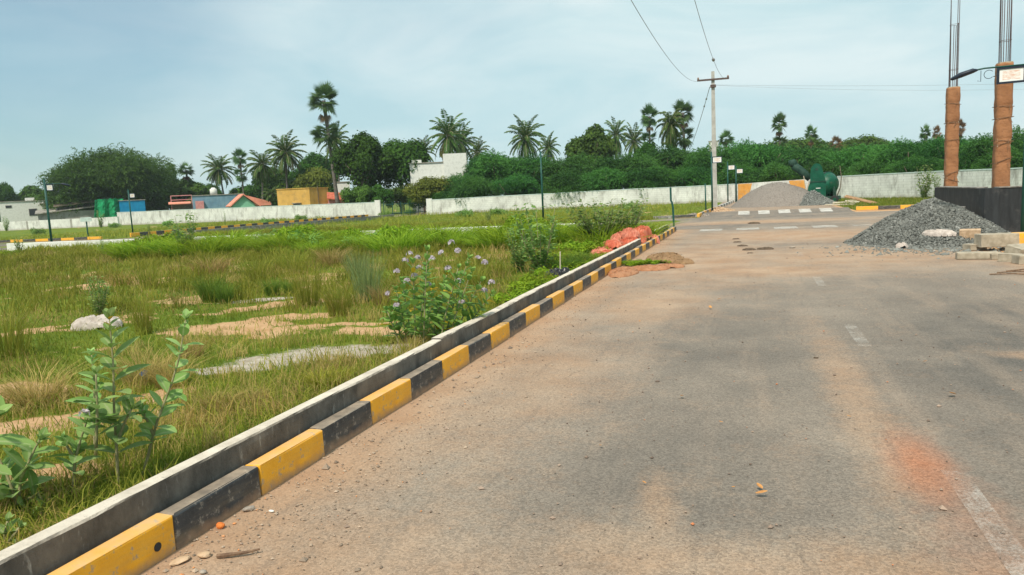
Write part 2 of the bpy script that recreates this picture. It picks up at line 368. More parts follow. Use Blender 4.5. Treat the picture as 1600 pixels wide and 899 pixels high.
class MB:
    def __init__(s): s.v = []; s.f = []
    def add(s, V, Fc):
        b = len(s.v); s.v += [tuple(p) for p in V]; s.f += [tuple(i+b for i in f) for f in Fc]; return s
    def box(s, c, size, rz=0, bev=0, jit=0, rot=None):
        bm = bmesh.new(); bmesh.ops.create_cube(bm, size=1)
        for v in bm.verts: v.co = Vector((v.co.x*size[0], v.co.y*size[1], v.co.z*size[2]))
        if bev: bmesh.ops.bevel(bm, geom=bm.edges[:]+bm.verts[:], offset=bev, segments=2, affect='EDGES', profile=.6)
        if jit:
            for v in bm.verts: v.co += Vector((random.uniform(-jit, jit), random.uniform(-jit, jit), random.uniform(-jit, jit)))
        m = rot if rot is not None else Matrix.Rotation(rz, 3, 'Z')
        V = [m @ v.co + Vector(c) for v in bm.verts]; bm.verts.index_update()
        Fc = [tuple(v.index for v in f.verts) for f in bm.faces]; bm.free()
        return s.add(V, Fc)
    def tube(s, pts, rad, n=8, cap=True):
        pts = [Vector(p) for p in pts]
        if not isinstance(rad, (list, tuple)): rad = [rad]*len(pts)
        V = []; Fc = []
        for i, p in enumerate(pts):
            t = (pts[min(i+1, len(pts)-1)]-pts[max(i-1, 0)]).normalized()
            a = t.orthogonal().normalized() if i == 0 else (pa - t*pa.dot(t)).normalized()
            pa = a; b = t.cross(a)
            for k in range(n):
                an = 2*math.pi*k/n; V.append(p+(a*math.cos(an)+b*math.sin(an))*rad[i])
        for i in range(len(pts)-1):
            for k in range(n):
                Fc.append((i*n+k, i*n+(k+1) % n, (i+1)*n+(k+1) % n, (i+1)*n+k))
        if cap: Fc += [tuple(range(n-1, -1, -1)), tuple((len(pts)-1)*n+k for k in range(n))]
        return s.add(V, Fc)
    def prism(s, poly, off):
        n = len(poly); off = Vector(off)
        V = [Vector(p) for p in poly]+[Vector(p)+off for p in poly]
        Fc = [tuple(range(n)), tuple(range(2*n-1, n-1, -1))]+[(i, (i+1) % n, n+(i+1) % n, n+i) for i in range(n)]
        return s.add(V, Fc)
    def build(s, name, mat, parent=None, sm=False):
        o = obj_from(name, s.v, s.f, mat, parent, sm=sm)
        bm = bmesh.new(); bm.from_mesh(o.data); bmesh.ops.recalc_face_normals(bm, faces=bm.faces[:]); bm.to_mesh(o.data); bm.free()
        return o

# value noise for placement
def vnoise(x, y, s, seed=0):
    x = np.asarray(x)*s+seed*17.3; y = np.asarray(y)*s-seed*9.1
    xi = np.floor(x); yi = np.floor(y); fx = x-xi; fy = y-yi
    fx = fx*fx*(3-2*fx); fy = fy*fy*(3-2*fy)
    def h(a, b):
        q = np.sin(a*127.1+b*311.7+seed*74.7)*43758.5453; return q-np.floor(q)
    return (h(xi, yi)*(1-fx)+h(xi+1, yi)*fx)*(1-fy)+(h(xi, yi+1)*(1-fx)+h(xi+1, yi+1)*fx)*fy
def fnoise(x, y, s, seed=0, o=4):
    r = 0; a = 1; t = 0
    for k in range(o): r = r+a*vnoise(x, y, s*2**k, seed+k); t += a; a *= .55
    return r/t
def blob(x, y, cx, cy, rx, ry, ang=0):
    c, s = math.cos(ang), math.sin(ang); dx = x-cx; dy = y-cy
    u = (dx*c+dy*s)/rx; v = (-dx*s+dy*c)/ry
    return np.exp(-(u*u+v*v)**1.3)

# quad leaves: centres, directions, normals, length, width
def leaf_quads(c, d, n, L, W, fold=.0):
    d = d/np.linalg.norm(d, axis=1, keepdims=True)
    s = np.cross(d, n); s /= np.linalg.norm(s, axis=1, keepdims=True)+1e-9
    nn = np.cross(s, d)
    L = np.broadcast_to(L, (len(c),))[:, None]; W = np.broadcast_to(W, (len(c),))[:, None]
    a = c-d*L/2; b = c+s*W/2+nn*fold*L; e = c+d*L/2; f = c-s*W/2+nn*fold*L
    V = np.stack([a, b, e, f], 1).reshape(-1, 3)
    Fc = np.arange(len(c)*4).reshape(-1, 4)
    return V, Fc
def rdir(n, r=rng):
    v = r.normal(size=(n, 3)); return v/np.linalg.norm(v, axis=1, keepdims=True)
def blades(x, y, z, h, wd_, lean, r=rng):
    """grass blades: a bent two-face strip each"""
    n = len(x); a = r.uniform(0, 2*np.pi, n); la = r.uniform(0, 2*np.pi, n)
    sx = np.cos(a)*wd_/2; sy = np.sin(a)*wd_/2
    lx = np.cos(la)*lean*h; ly = np.sin(la)*lean*h
    b0 = np.stack([x-sx, y-sy, z], 1); b1 = np.stack([x+sx, y+sy, z], 1)
    m0 = np.stack([x-sx*.8+lx*.35, y-sy*.8+ly*.35, z+h*.6], 1); m1 = np.stack([x+sx*.8+lx*.35, y+sy*.8+ly*.35, z+h*.6], 1)
    t0 = np.stack([x+lx-sx*.12, y+ly-sy*.12, z+h*(1-.3*lean)], 1); t1 = np.stack([x+lx+sx*.12, y+ly+sy*.12, z+h*(1-.3*lean)], 1)
    V = np.stack([b0, b1, m1, m0, t1, t0], 1).reshape(-1, 3)
    i = np.arange(n)*6
    Fc = np.concatenate([np.stack([i, i+1, i+2, i+3], 1), np.stack([i+3, i+2, i+4, i+5], 1)])
    return V, Fc

# ------------------------------------------------------------------ masks of the field
BARE = [(-5.8, 8.0, .8, .5, .2), (-6.4, 5.0, .6, .5, .4), (-6.7, 8.3, 1.1, .55, .5), (-7.6, 10.3, 1.3, .3, .6), (-6.2, 9.2, .7, .35, .6), (-9.9, 7.9, 1.4, .35, .45), (-5.4, 4.3, .75, .35, .6), (-4.9, 5.1, .4, .25, .7), (-4.4, 8.1, .5, .35, .4),
        (-4.1, 3.4, .35, .25, .6), (-14, 13.5, 1.8, .3, .5), (-5.2, 8.5, .9, .2, .3), (-3.35, 17.2, .4, 1.8, 0)]
GREY = [(-4.45, 6.75, .95, .62, .75), (-3.75, 7.1, .35, .35, .3), (-4.9, 6.2, .5, .2, .7), (-8.3, 10.9, .8, .25, .5)]
def bare_at(x, y):
    sc_ = np.clip(np.hypot(x, y)/10, .5, 2); x, y = x+(fnoise(x, y, .9, 77)-.5)*1.3*sc_, y+(fnoise(x, y, 1.1, 78)-.5)*1.5*sc_
    b = 0
    for q in BARE: b = np.maximum(b, blob(x, y, *q))
    b = b*(.5+1.05*fnoise(x, y, 2.4, 3))
    sp = (fnoise(x, y, .9, 11)-.60)*5
    b = np.maximum(b, np.clip(sp, 0, .55))
    b = np.maximum(b, np.clip((x+1.2)/.3, 0, 1)*1.0)
    return np.clip(b, 0, 1)
def grey_at(x, y):
    x, y = x+(fnoise(x, y, 1.3, 87)-.5)*.6, y+(fnoise(x, y, 1.3, 88)-.5)*.7
    b = 0
    for q in GREY: b = np.maximum(b, blob(x, y, *q))
    return b
def gz(x, y):
    z = .05*(fnoise(x, y, .5, 21)-.5)*np.clip((-2.9-x)/.8, 0, 1)
    return z-.0*x

# ground sheet: fine fan near the camera, one sheet to the horizon
th = np.linspace(R(-75), R(40), 420); rr = np.concatenate([np.geomspace(1.2, 95, 520), np.array([130, 200, 400, 1000, 2500])])
TT, RR = np.meshgrid(th, rr)
gx = RR*np.sin(TT); gy = RR*np.cos(TT)
gzz = np.where(gx < -2.8, gz(gx, gy), -.012)
V = np.stack([gx, gy, gzz], 2).reshape(-1, 3)
nr, ncn = gx.shape
i, j = np.meshgrid(np.arange(nr-1), np.arange(ncn-1), indexing='ij'); b0 = (i*ncn+j).ravel()
Fc = np.stack([b0, b0+1, b0+ncn+1, b0+ncn], 1)[:, ::-1]
g = obj_from('ground', V, Fc, m_soil, attrs={'bare': bare_at(gx, gy).ravel(), 'grey': grey_at(gx, gy).ravel()}, sm=True)
tag(g, kind='structure')
# the rest of the same land behind and beside the camera, slightly lower
g2 = obj_from('ground', [(-2500, -2500, -.06), (2500, -2500, -.06), (2500, 2500, -.06), (-2500, 2500, -.06)], [(0, 1, 2, 3)], m_soil); tag(g2, kind='structure')

# ------------------------------------------------------------------ roads
def sheet(name, xs, ys, z, mat, dust=None, red=None, dark=None, zf=None):
    X, Y = np.meshgrid(xs, ys); Z = np.full(X.shape, z) if zf is None else z+zf(X, Y)
    V = np.stack([X, Y, Z], 2).reshape(-1, 3); nr, nc = X.shape
    i, j = np.meshgrid(np.arange(nr-1), np.arange(nc-1), indexing='ij'); b = (i*nc+j).ravel()
    Fc = np.stack([b, b+1, b+nc+1, b+nc], 1)
    zero = np.zeros(X.size)
    at = {'dust': dust(X, Y).ravel() if dust else zero+.25, 'red': red(X, Y).ravel() if red else zero, 'dark': dark(X, Y).ravel() if dark else zero}
    o = obj_from(name, V, Fc, mat, attrs=at, sm=True); tag(o, kind='structure'); return o
def road_dust(X, Y):
    k = np.clip(1-(X+2.55)/(.75+.35*fnoise(X, Y, .5, 5)), 0, 1)*1.0                 # red earth washed along the left kerb
    k = np.maximum(k, .8*np.clip(1-(Y-2.3)/1.4+.3*(fnoise(X, Y, .8, 6)-.5)-.15*(X+1), 0, 1)*np.clip(1.2-(X-1.0)/2, .35, 1))   # near edge
    k = np.maximum(k, .55*blob(X, Y, -1.9, 6.2, .8, 2.4))
    k = np.maximum(k, .5*blob(X, Y, .72, 6.0, .2, 3.0)); k = np.maximum(k, .55*blob(X, Y, .2, 3.05, 1.6, .35)); k = np.maximum(k, .5*blob(X, Y, -.45, 3.6, .1, .5, .2))
    k = np.maximum(k, .75*blob(X, Y, -.9, 17.0, 1.6, 5.5))
    k = np.maximum(k, .8*blob(X, Y, .2, 14.3, 1.9, 1.1))
    k = np.maximum(k, .7*blob(X, Y, 2.0, 17.0, 3.2, 3.0))
    k = np.maximum(k, .85*blob(X, Y, 1.2, 24.0, 3.4, 3.2))
    k = np.maximum(k, .7*blob(X, Y, -1.4, 10.5, .9, 2.0))
    k = np.maximum(k, .9*np.clip((X-3.7)/.9, 0, 1))
    k = np.maximum(k, .85*blob(X, Y, .5, 33.0, 4.5, 1.6))
    k = np.maximum(k, .5*blob(X, Y, 2.4, 7.4, .35, .2))
    return k+.10
def road_red(X, Y):
    return np.maximum(1.1*blob(X, Y, .90, 4.45, .17, .6), np.maximum(.42*blob(X, Y, 1.0, 3.4, .3, 1.0), .35*blob(X, Y, -2.4, 15, .5, 1.2)))
def road_dark(X, Y):
    k = 1.25*blob(X, Y, 2.7, 6.8, 1.9, 4.2)
    k = np.maximum(k, .8*blob(X, Y, -.3, 4.2, .9, .9)); k = np.maximum(k, .75*blob(X, Y, -.2, 7.5, 1.0, 2.4)); k = np.maximum(k, .5*blob(X, Y, .1, 11.5, 1.1, 1.5))
    k = np.maximum(k, .9*blob(X, Y, -1.0, 31.5, 3, 1.6)); k = np.maximum(k, .8*blob(X, Y, 1, 37.5, 5, 1.6))
    return k
xs = np.linspace(-2.70, 4.8, 90); ys = np.concatenate([np.linspace(-4, 2, 20), np.geomspace(2.05, 28.9, 300)])
sheet('road', xs, ys, 0.0, m_asph, road_dust, road_red, road_dark, lambda X, Y: .012*(fnoise(X, Y, .8, 9)-.5)*.5)
xs2 = np.concatenate([np.linspace(-75, -6, 80), np.linspace(-5.8, 30, 110)])
def cr_dust(X, Y): return np.where(X < -8, .05, np.maximum(.15, np.maximum(.9*blob(X, Y, .5, 33.0, 5.5, 1.8), .6*blob(X, Y, 8, 30.5, 5, 2))))
sheet('cross_street', xs2, np.linspace(28.9, 39.3, 40), .004, m_asph, cr_dust, None, lambda X, Y: np.maximum(np.clip((-7-X)/12, 0, 1), road_dark(X, Y)))
def hump(X, Y): return .14*np.exp(-((Y-42.6)/.9)**2)*1.0
sheet('road', np.linspace(-2.5, 4.9, 30), np.linspace(39.3, 74, 130), .002, m_asph, lambda X, Y: np.where(Y < 44.5, .02, .5), None, lambda X, Y: np.where(Y < 44.5, .6, 0), hump)
sheet('side_street', np.linspace(-41.0, -34.8, 12), np.linspace(39.3, 90, 40), .001, m_asph, lambda X, Y: X*0+.35)
# painted markings, worn
def m_mark(name, wear):
    m, t, p, o = newmat(name)
    p.inputs['Base Color'].default_value = (.74, .70, .64, 1); p.inputs['Roughness'].default_value = .8
    tr = N(t, 'ShaderNodeBsdfTransparent'); ms = N(t, 'ShaderNodeMixShader')
    t.links.new(rng01(t, mathn(t, 'ADD', mathn(t, 'MULTIPLY', noise(t, 3, 4, .6), .5), mathn(t, 'MULTIPLY', noise(t, 60, 5, .8), .5)), wear-.14, wear+.16, .25, .97), ms.inputs[0])
    t.links.new(p.outputs[0], ms.inputs[1]); t.links.new(tr.outputs[0], ms.inputs[2]); t.links.new(ms.outputs[0], o.inputs[0])
    return m
m_worn = m_mark('worn_white_paint', .37); m_fresh = m_mark('white_stripe_paint', .56); m_faint = m_mark('faint_white_paint', .33)
def marking(x0, x1, y0, y1, z, mat, zf=None):
    ys = np.linspace(y0, y1, 7); V = []; Fc = []
    for k, y in enumerate(ys):
        zz = z+(zf(0, y) if zf else 0); V += [(x0, y, zz), (x1, y, zz)]
        if k: Fc.append((2*k-2, 2*k-1, 2*k+1, 2*k))
    tag(obj_from('road_marking', V, Fc, mat), kind='structure')
for y0, y1, mt in ((2.55, 4.35, m_worn), (7.6, 8.75, m_worn), (12.0, 13.2, m_worn), (16.8, 17.9, m_faint), (21.3, 22.4, m_faint)):
    marking(.97, 1.09, y0, y1, .014, mt)
for k in range(6): marking(-1.75+1.27*k, -.97+1.27*k, 27.2, 28.5, .014, m_mark('stripe_paint', .48) if k < 4 else m_worn)
for k in range(5): marking(-.62+1.02*k, -.04+1.02*k, 41.0, 42.5, .010, m_fresh, hump)

# ------------------------------------------------------------------ kerbs and channel walls
def kerb(path, L, label, h=.18, wd_=.10, start=0, mats=(m_ky, m_kb), cat='kerb', jit=.004, tilt=0):
    """a run of kerb blocks from path[0] to path[1]; each painted block is a part"""
    a, b = Vector(path[0]).to_3d(), Vector(path[1]).to_3d(); d = b-a; n = max(1, round(d.length/L)); step = d.length/n; rz = math.atan2(d.y, d.x)
    root = empty('painted_kerb', a, 0, label, cat)
    for k in range(n):
        c = d.normalized()*step*(k+.5)
        hh = h+random.uniform(-.006, .006)
        q = MB().box((0, 0, 0), (step-.003, wd_, hh+.1), rz, .012, .003)
        o = q.build('kerb_block', mats[(k+start) % 2], root, sm=False); o.location = (c.x+random.uniform(-jit, jit)*1.4, c.y, hh/2-.05)
        o.rotation_euler = (random.uniform(-tilt, tilt), random.uniform(-.006, .006), random.uniform(-.008, .008))
    return root
# blocks run from Y=-1.87 so that the yellow/black change falls at 2.68, 3.31 ...
kerb(((-2.665, -1.87), (-2.665, 28.0)), .650, 'near roadside kerb painted in alternating yellow and black beside the concrete channel wall', start=0)
# hole in the near yellow block: a drain outlet tube mouth
hp = G(238, 866, .085)
q = MB(); q.tube([(-2.66, 2.56, .075), (-2.609, 2.56, .075)], .021, 14)
tag(q.build('drain_hole', m_rubber, None), 'small dark round drain hole in the nearest yellow kerb block', 'drain hole')

def wall_strip(name, a, b, h, wd_, mat, label, seg=.05, jit=.004, cat='channel wall', parent=None):
    a = Vector((a[0], a[1], 0)); b = Vector((b[0], b[1], 0)); d = b-a; n = max(2, int(d.length/seg)); t = d.normalized(); s = Vector((t.y, -t.x, 0))
    prof = [(.5, -.08), (.5, .0), (.5, .5), (.5, .85), (.5, .965), (.44, 1), (0, 1.0), (-.42, 1.0), (-.5, .96), (-.5, .5), (-.5, -.08)]
    V = []; Fc = []; m = len(prof)
    for k in range(n+1):
        p = a+d*(k/n)
        hv = h+.012*(vnoise(k*seg, 0, .6, 4)-.5)
        for q, (u, v) in enumerate(prof):
            j = jit*(1.6 if 3 <= q <= 5 else 1)
            edge_ = 1 if 3 <= q <= 5 else .12
            ox = (fnoise(k*.16, q*1.7, 1, 8, 4)-.5)*2*j*edge_; oz = (fnoise(k*.2, q*2.3, 1, 5, 4)-.5)*2*j*edge_ if q > 2 else 0
            V.append(p+s*(u*wd_+ox)+Vector((0, 0, v*hv+oz)))
        if k:
            for q in range(m-1): Fc.append((k*m-m+q, k*m-m+q+1, k*m+q+1, k*m+q))
    Fc += [tuple(range(m)), tuple(n*m+q for q in range(m-1, -1, -1))]
    o = MB().add(V, Fc).build(name, mat, parent)
    if label: tag(o, label, cat)
    return o
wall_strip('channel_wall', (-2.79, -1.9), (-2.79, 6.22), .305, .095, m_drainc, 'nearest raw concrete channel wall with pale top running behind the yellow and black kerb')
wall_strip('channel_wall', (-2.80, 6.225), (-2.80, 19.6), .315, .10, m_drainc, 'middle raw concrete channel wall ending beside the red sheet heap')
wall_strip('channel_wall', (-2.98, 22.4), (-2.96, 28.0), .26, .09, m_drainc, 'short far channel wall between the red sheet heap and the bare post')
q = wall_strip('channel_wall', (-6.0, 28.0), (-36.5, 28.4), .42, .14, m_white, 'white low channel wall along the near side of the cross street', seg=.4)
wall_strip('channel_wall', (-34.9, 40.2), (-33.4, 66.0), .35, .16, m_conc, 'pale grey low channel wall beside the street leading to the gate', seg=.4)
kerb(((-41.6, 41.5), (-40.6, 74.0)), .75, 'far kerb of black and yellow blocks along the street to the gate', h=.30, wd_=.14)
kerb(((-60.0, 39.6), (-42.2, 39.6)), 1.2, 'yellow and black kerb on the far side of the dark street at far left', h=.2, wd_=.15)
kerb(((-34.2, 39.6), (-5.0, 39.6)), 1.3, 'yellow and black kerb half hidden in grass on the far side of the cross street', h=.15, wd_=.15)
kerb(((-2.6, 40.0), (-2.3, 50.5)), 1.6, 'kerb with one yellow block at the corner below the utility pole', h=.20, wd_=.14, mats=(m_ky, m_conc))
kerb(((-2.25, 51.5), (-1.5, 71.0)), 1.4, 'pale unpainted kerb leading past the three distant green lamp posts', h=.20, wd_=.14, mats=(m_white, m_conc))
kerb(((-4.9, 39.7), (-2.75, 39.9)), .9, 'short dark kerb at the far left corner of the junction', h=.16, wd_=.14, mats=(m_conc, m_kb))
kerb(((5.1, 41.2), (13.0, 40.0)), 1.0, 'yellow and black kerb of the verge behind the dark stone heap', h=.20, wd_=.15)

# ------------------------------------------------------------------ boundary walls
def hgt(pb, pt, px):
    hz = 306-.049*(px-800); return 1.6*(1-(pt-hz)/(pb-hz))
def bwall(name, pts, label, mat=m_wash, thick=.25, cope=True, cat='wall', pill=()):
    """pts: (x, y, height)"""
    a0 = Vector((pts[0][0], pts[0][1], 0)); root = empty(name, a0, 0, label, cat)
    m_ = MB(); cp_ = MB()
    for k in range(len(pts)-1):
        a = Vector(pts[k]); b = Vector(pts[k+1]); d = Vector((b.x-a.x, b.y-a.y, 0)); t = d.normalized(); s = Vector((-t.y, t.x, 0))*thick/2
        A = Vector((a.x, a.y, 0))-a0; B = Vector((b.x, b.y, 0))-a0
        n = max(1, int(d.length/3)); V = []; Fc = []; V2 = []
        for i in range(n+1):
            f = i/n; p = A.lerp(B, f); h = a.z*(1-f)+b.z*f+random.uniform(-.02, .02)
            V += [p-s+Vector((0, 0, -.2)), p-s+Vector((0, 0, h)), p+s+Vector((0, 0, h)), p+s+Vector((0, 0, -.2))]
            s2 = s*1.2; V2 += [p-s2+Vector((0, 0, h+.002)), p-s2+Vector((0, 0, h+.07)), p+s2+Vector((0, 0, h+.07)), p+s2+Vector((0, 0, h+.002))]
            if i and i % 3 == 0 and i < n: MB().box((p.x, p.y, h/2-.02), (.34, thick+.09, h-.05), math.atan2(t.y, t.x), .01).build('joint_pier', m_washd if random.random() < .25 else mat, root)
            if i:
                for q in range(4): Fc.append((4*i-4+q, 4*i-4+(q+1) % 4, 4*i+(q+1) % 4, 4*i+q))
        Fc += [(0, 1, 2, 3), (4*n+3, 4*n+2, 4*n+1, 4*n)]
        m_.add(V, Fc); cp_.add(V2, Fc)
    m_.build('masonry', mat, root)
    if cope: cp_.build('coping', m_coping, root)
    for (x, y, h, w_) in pill:
        MB().box((x-a0.x, y-a0.y, h/2), (w_, w_, h), .3, .01).build('pillar', m_white, root)
    return root
p0, p1 = G(186, 352.3), G(588, 338)
bwall('boundary_wall', [(p0.x, p0.y, 1.98), (p1.x, p1.y, 1.58)], 'long whitewashed boundary wall left of the gate gap, in front of the yellow house', pill=((p1.x+.3, p1.y, 1.85, .6),))
pl0, pl1 = G(-140, 367), G(186, 353.2)
bwall('boundary_wall', [(pl0.x, pl0.y, 1.4), (pl1.x, pl1.y, 1.35)], 'lower stained boundary wall at far left in front of the thatched shed', cope=False)
r0, r1, r2, r3 = G(676, 335.5), G(1013, 320.5), G(1149, 315.5), G(1310, 311)
bwall('boundary_wall', [(r0.x, r0.y, 1.55), (r1.x, r1.y, 1.63), (r2.x, r2.y, 1.63)], 'long whitewashed boundary wall below the green thicket, from gate gap to orange panel', pill=((r0.x-.3, r0.y, 1.72, .6),))
pw = bwall('painted_wall', [(r2.x+.13, r2.y-.1, 1.66), (r3.x-.1, r3.y+.1, 1.80)], 'wall painted with orange and white panels behind the grey gravel heap', mat=m_wash, cope=False)
d_ = (r3-r2).normalized(); nrm_ = Vector((d_.y, -d_.x, 0)); L_ = (r3-r2).length
if nrm_.y > 0: nrm_ = -nrm_
base_ = Vector((r2.x+.13, r2.y-.1, 0))
for s0, s1, s2, s3 in ((.25, 1.75, .25, 1.3), (5.5, 6.9, 5.9, 7.4)):
    z1 = 1.62+.014*s1; o_ = nrm_*.128
    pts_ = [d_*s0+o_, d_*s3*1.0+o_ if s0 < 1 else d_*s2+o_]
    lowa, lowb = (s2, s3) if s0 < 1 else (s2, s3)
    poly = [d_*lowa+o_+Vector((0, 0, .05)), d_*lowb+o_+Vector((0, 0, .05)), d_*s1+o_+Vector((0, 0, z1)), d_*s0+o_+Vector((0, 0, z1))]
    o = MB().prism(poly, nrm_*.012).build('painted_panel', m_orange, pw)
bwall('boundary_wall', [(r3.x, r3.y, 1.82), (11.6, 61.3, 1.82), (15.7, 53.4, 1.74), (24.0, 38.0, 1.7)], 'whitewashed boundary wall on the right behind the stone heap and black wall')
# green fence across the gap
fx0, fx1 = P(600, 330, 84), P(668, 330, 84)
fr = empty('railing_fence', (fx0.x, fx0.y, 0), 0, 'dark green railing fence in the gap between the two boundary walls', 'fence')
dd = fx1-fx0
rl = MB()
for zz in (.3, 1.3): rl.tube([(0, 0, zz), (dd.x, dd.y, zz)], .03, 6)
for k in range(26): rl.tube([(dd.x*k/25, dd.y*k/25, 0), (dd.x*k/25, dd.y*k/25, 1.4)], .014, 4)
rl.build('railing', m_green, fr)
for k in range(0, 6): MB().tube([(dd.x*k/5, dd.y*k/5, 0), (dd.x*k/5, dd.y*k/5, 1.55)], .05, 6).build('post', m_green, fr)

# ------------------------------------------------------------------ vegetation builders
def lobes(rx, ry, rz, n, r, rs=(.3, .45), up=True):
    L = []
    for k in range(n):
        d = rdir(1, r)[0]
        if up and d[2] < -.35: d[2] = -d[2]
        f = r.uniform(.5, .78)
        L.append((d[0]*rx*f, d[1]*ry*f, d[2]*rz*f, r.uniform(*rs)*min(rx, ry, rz*1.2)))
    return L
def crown_mesh(L, n, ls, r, style='leaf', asp=.5):
    L = np.array(L); wgt = L[:, 3]**2; k = r.choice(len(L), n, p=wgt/wgt.sum())
    d = rdir(n, r); d[:, 2] = np.where(r.random(n) < .55, np.abs(d[:, 2]), d[:, 2])
    rad = L[k, 3]*(1-.45*r.random(n)**2)*(1+.12*r.normal(size=n))
    c = L[k, :3]+d*rad[:, None]
    lobe_v = r.random(len(L))[k]
    if style == 'leaf':
        nn = d+.8*rdir(n, r)+np.array([0, 0, .5]); dr = np.cross(nn, rdir(n, r))
        sz = ls*r.uniform(.6, 1.4, n)
        V, Fc = leaf_quads(c, dr, nn, sz, sz*asp, .08)
        var = np.repeat(np.clip(.45*lobe_v+.55*r.random(n), 0, 1), 4)
        return V, Fc, var
    # feathery sprays: a drooping twig of slim leaflets
    m = 7; tw = d*np.array([1, 1, .3])+.5*rdir(n, r)+np.array([0, 0, .15]); tw /= np.linalg.norm(tw, axis=1, keepdims=True)
    C_ = []; D_ = []; N_ = []; A_ = []
    tv = np.clip(.5*lobe_v+.5*r.random(n), 0, 1)
    for q in range(m):
        f = q/(m-1); pos = c+tw*ls*2.3*f+np.array([0, 0, -1])*ls*1.1*f*f
        side = rdir(n, r)*.9+tw*.6+np.array([0, 0, -.25])
        C_.append(pos); D_.append(side); N_.append(rdir(n, r)*.7+np.array([0, 0, 1.])); A_.append(np.clip(tv+r.uniform(-.12, .12, n), 0, 1))
    c = np.concatenate(C_); V, Fc = leaf_quads(c, np.concatenate(D_), np.concatenate(N_), ls*r.uniform(.7, 1.2, len(c)), ls*.22, .03)
    return V, Fc, np.repeat(np.concatenate(A_), 4)
def trunk_mesh(H, cr, r, rad=.25, limbs=5, low=.45):
    m = MB(); bend = r.uniform(-.3, .3, 2)
    top = Vector((bend[0], bend[1], H*.55))
    m.tube([(0, 0, -.2), (bend[0]*.3, bend[1]*.3, H*.2), (bend[0]*.7, bend[1]*.7, H*.4), top], [rad*1.25, rad, rad*.85, rad*.6], 8)
    for k in range(limbs):
        a = 2*math.pi*k/limbs+r.uniform(-.4, .4); z0 = H*r.uniform(.25, .5); f = z0/(H*.55)
        s = Vector((bend[0]*f, bend[1]*f, z0)); e = Vector((math.cos(a)*cr*.6, math.sin(a)*cr*.6, H*r.uniform(.55, .8)))
        mid = s.lerp(e, .5)+Vector((0, 0, -.1*cr)); m.tube([s, mid, e], [rad*.5, rad*.35, rad*.12], 6)
    return m
def make_tree(name, mat, cr, H, z0, n, ls, nl, seed, style='leaf', rs=(.3, .45), asp=.5):
    """crown radius cr, total height H, crown from z0 to H"""
    r = np.random.default_rng(seed); root = empty(name)
    rz_ = (H-z0)/2
    L = lobes(cr, cr, rz_, nl, r, rs); L.append((0, 0, 0, .5*min(cr, rz_)))
    V, Fc, var = crown_mesh(L, n, ls, r, style, asp)
    V[:, 2] += z0+rz_
    top = np.quantile(V[:, 2], .999); V[:, 2] *= np.where(V[:, 2] > 0, H/top, 1)
    wq = np.quantile(np.abs(V[:, :2]), .997); V[:, :2] *= cr/wq
    trunk_mesh(H, cr, r, max(.12, cr*.06)).build('trunk', m_bark, root, sm=True)
    obj_from('crown', V, Fc, mat, root, {'var': var})
    return root
used = {}
def place(proto, loc, sx, sz, rz, label, cat, group=None, mat=None):
    """first use moves the proto itself, later uses copy it"""
    if proto.name in used: o = copy_tree(proto)
    else: o = proto
    used[proto.name] = 1
    o.location = loc; o.scale = (sx, sx, sz); o.rotation_euler = (0, 0, rz)
    o['label'] = label; o['category'] = cat
    if group: o['group'] = group
    elif 'group' in o: del o['group']
    return o
def bbox_tree(proto, x0, x1, yt, D, label, cr, H, cat='tree', group=None, depth_scale=1.0):
    cx = (x0+x1)/2; top = P(cx, yt, D); wdt = (x1-x0)/F*D
    return place(proto, (top.x, top.y, -.05), wdt/2/cr, (top.z+.05)/H, random.uniform(0, 6.28), label, cat, group)

# broadleaf trees
big = make_tree('big_tree', m_olive, 11, 12.6, .3, 15000, .62, 46, 1, 'feather', (.28, .48))
bbox_tree(big, 76, 268, 231, 130, 'very wide round dark tree behind the thatched shed and blue shed', 11, 12.6)
mango = make_tree('leafy_tree', m_tree, 4, 9, .8, 22000, .34, 24, 2, 'leaf', (.22, .4), .6)
bbox_tree(mango, 514, 606, 207, 96, 'tall dense dark tree behind the tall leaning palm, right of the yellow house', 4, 9)
mango2 = make_tree('leafy_tree', m_tree, 4, 9, .6, 20000, .34, 22, 3, 'leaf', (.22, .42), .6)
bbox_tree(mango2, 576, 668, 217, 100, 'dark dense tree directly left of the white house', 4, 9)
round_ = make_tree('leafy_tree', m_tree2, 4, 8, 1.5, 14000, .42, 18, 4, 'leaf', (.24, .42), .7)
bbox_tree(round_, 880, 962, 197, 100, 'round bright leafy tree rising above the thicket beside two thin coconut palms', 4, 8)
yl = make_tree('leafy_tree', m_yel, 4, 7, .5, 9000, .4, 14, 5, 'leaf')
bbox_tree(yl, 456, 520, 262, 114, 'yellow green small tree directly behind the yellow house', 4, 7)
bbox_tree(yl, 632, 704, 276, 84, 'low yellow green tree in front of the white house', 4, 7)
bbox_tree(mango, 455, 530, 240, 122, 'dark green tree behind the yellow green tree and yellow house', 4, 9)
bbox_tree(round_, 262, 330, 279, 140, 'low bright green tree under the small palmyra cluster on the left', 4, 8)
bbox_tree(mango2, -14, 17, 283, 150, 'small dark tree at the left edge above the white block house', 4, 9)
bbox_tree(mango, 225, 285, 268, 142, 'dark tree touching the right side of the wide round tree', 4, 9)
bbox_tree(mango2, 395, 455, 258, 124, 'dark tree filling the gap between the two coconut palms behind the mint hut', 4, 9)
bbox_tree(mango, 300, 345, 288, 145, 'low dark tree behind the blue house roof, left of the first coconut palm', 4, 9)
bbox_tree(round_, 12, 88, 291, 155, 'low spreading tree behind the white block house', 4, 8)
bbox_tree(mango, 385, 460, 272, 126, 'dark tree behind the coconut palms and mint hut', 4, 9)
bbox_tree(mango2, 690, 760, 262, 106, 'dark tree behind the tower of the white house', 4, 9)
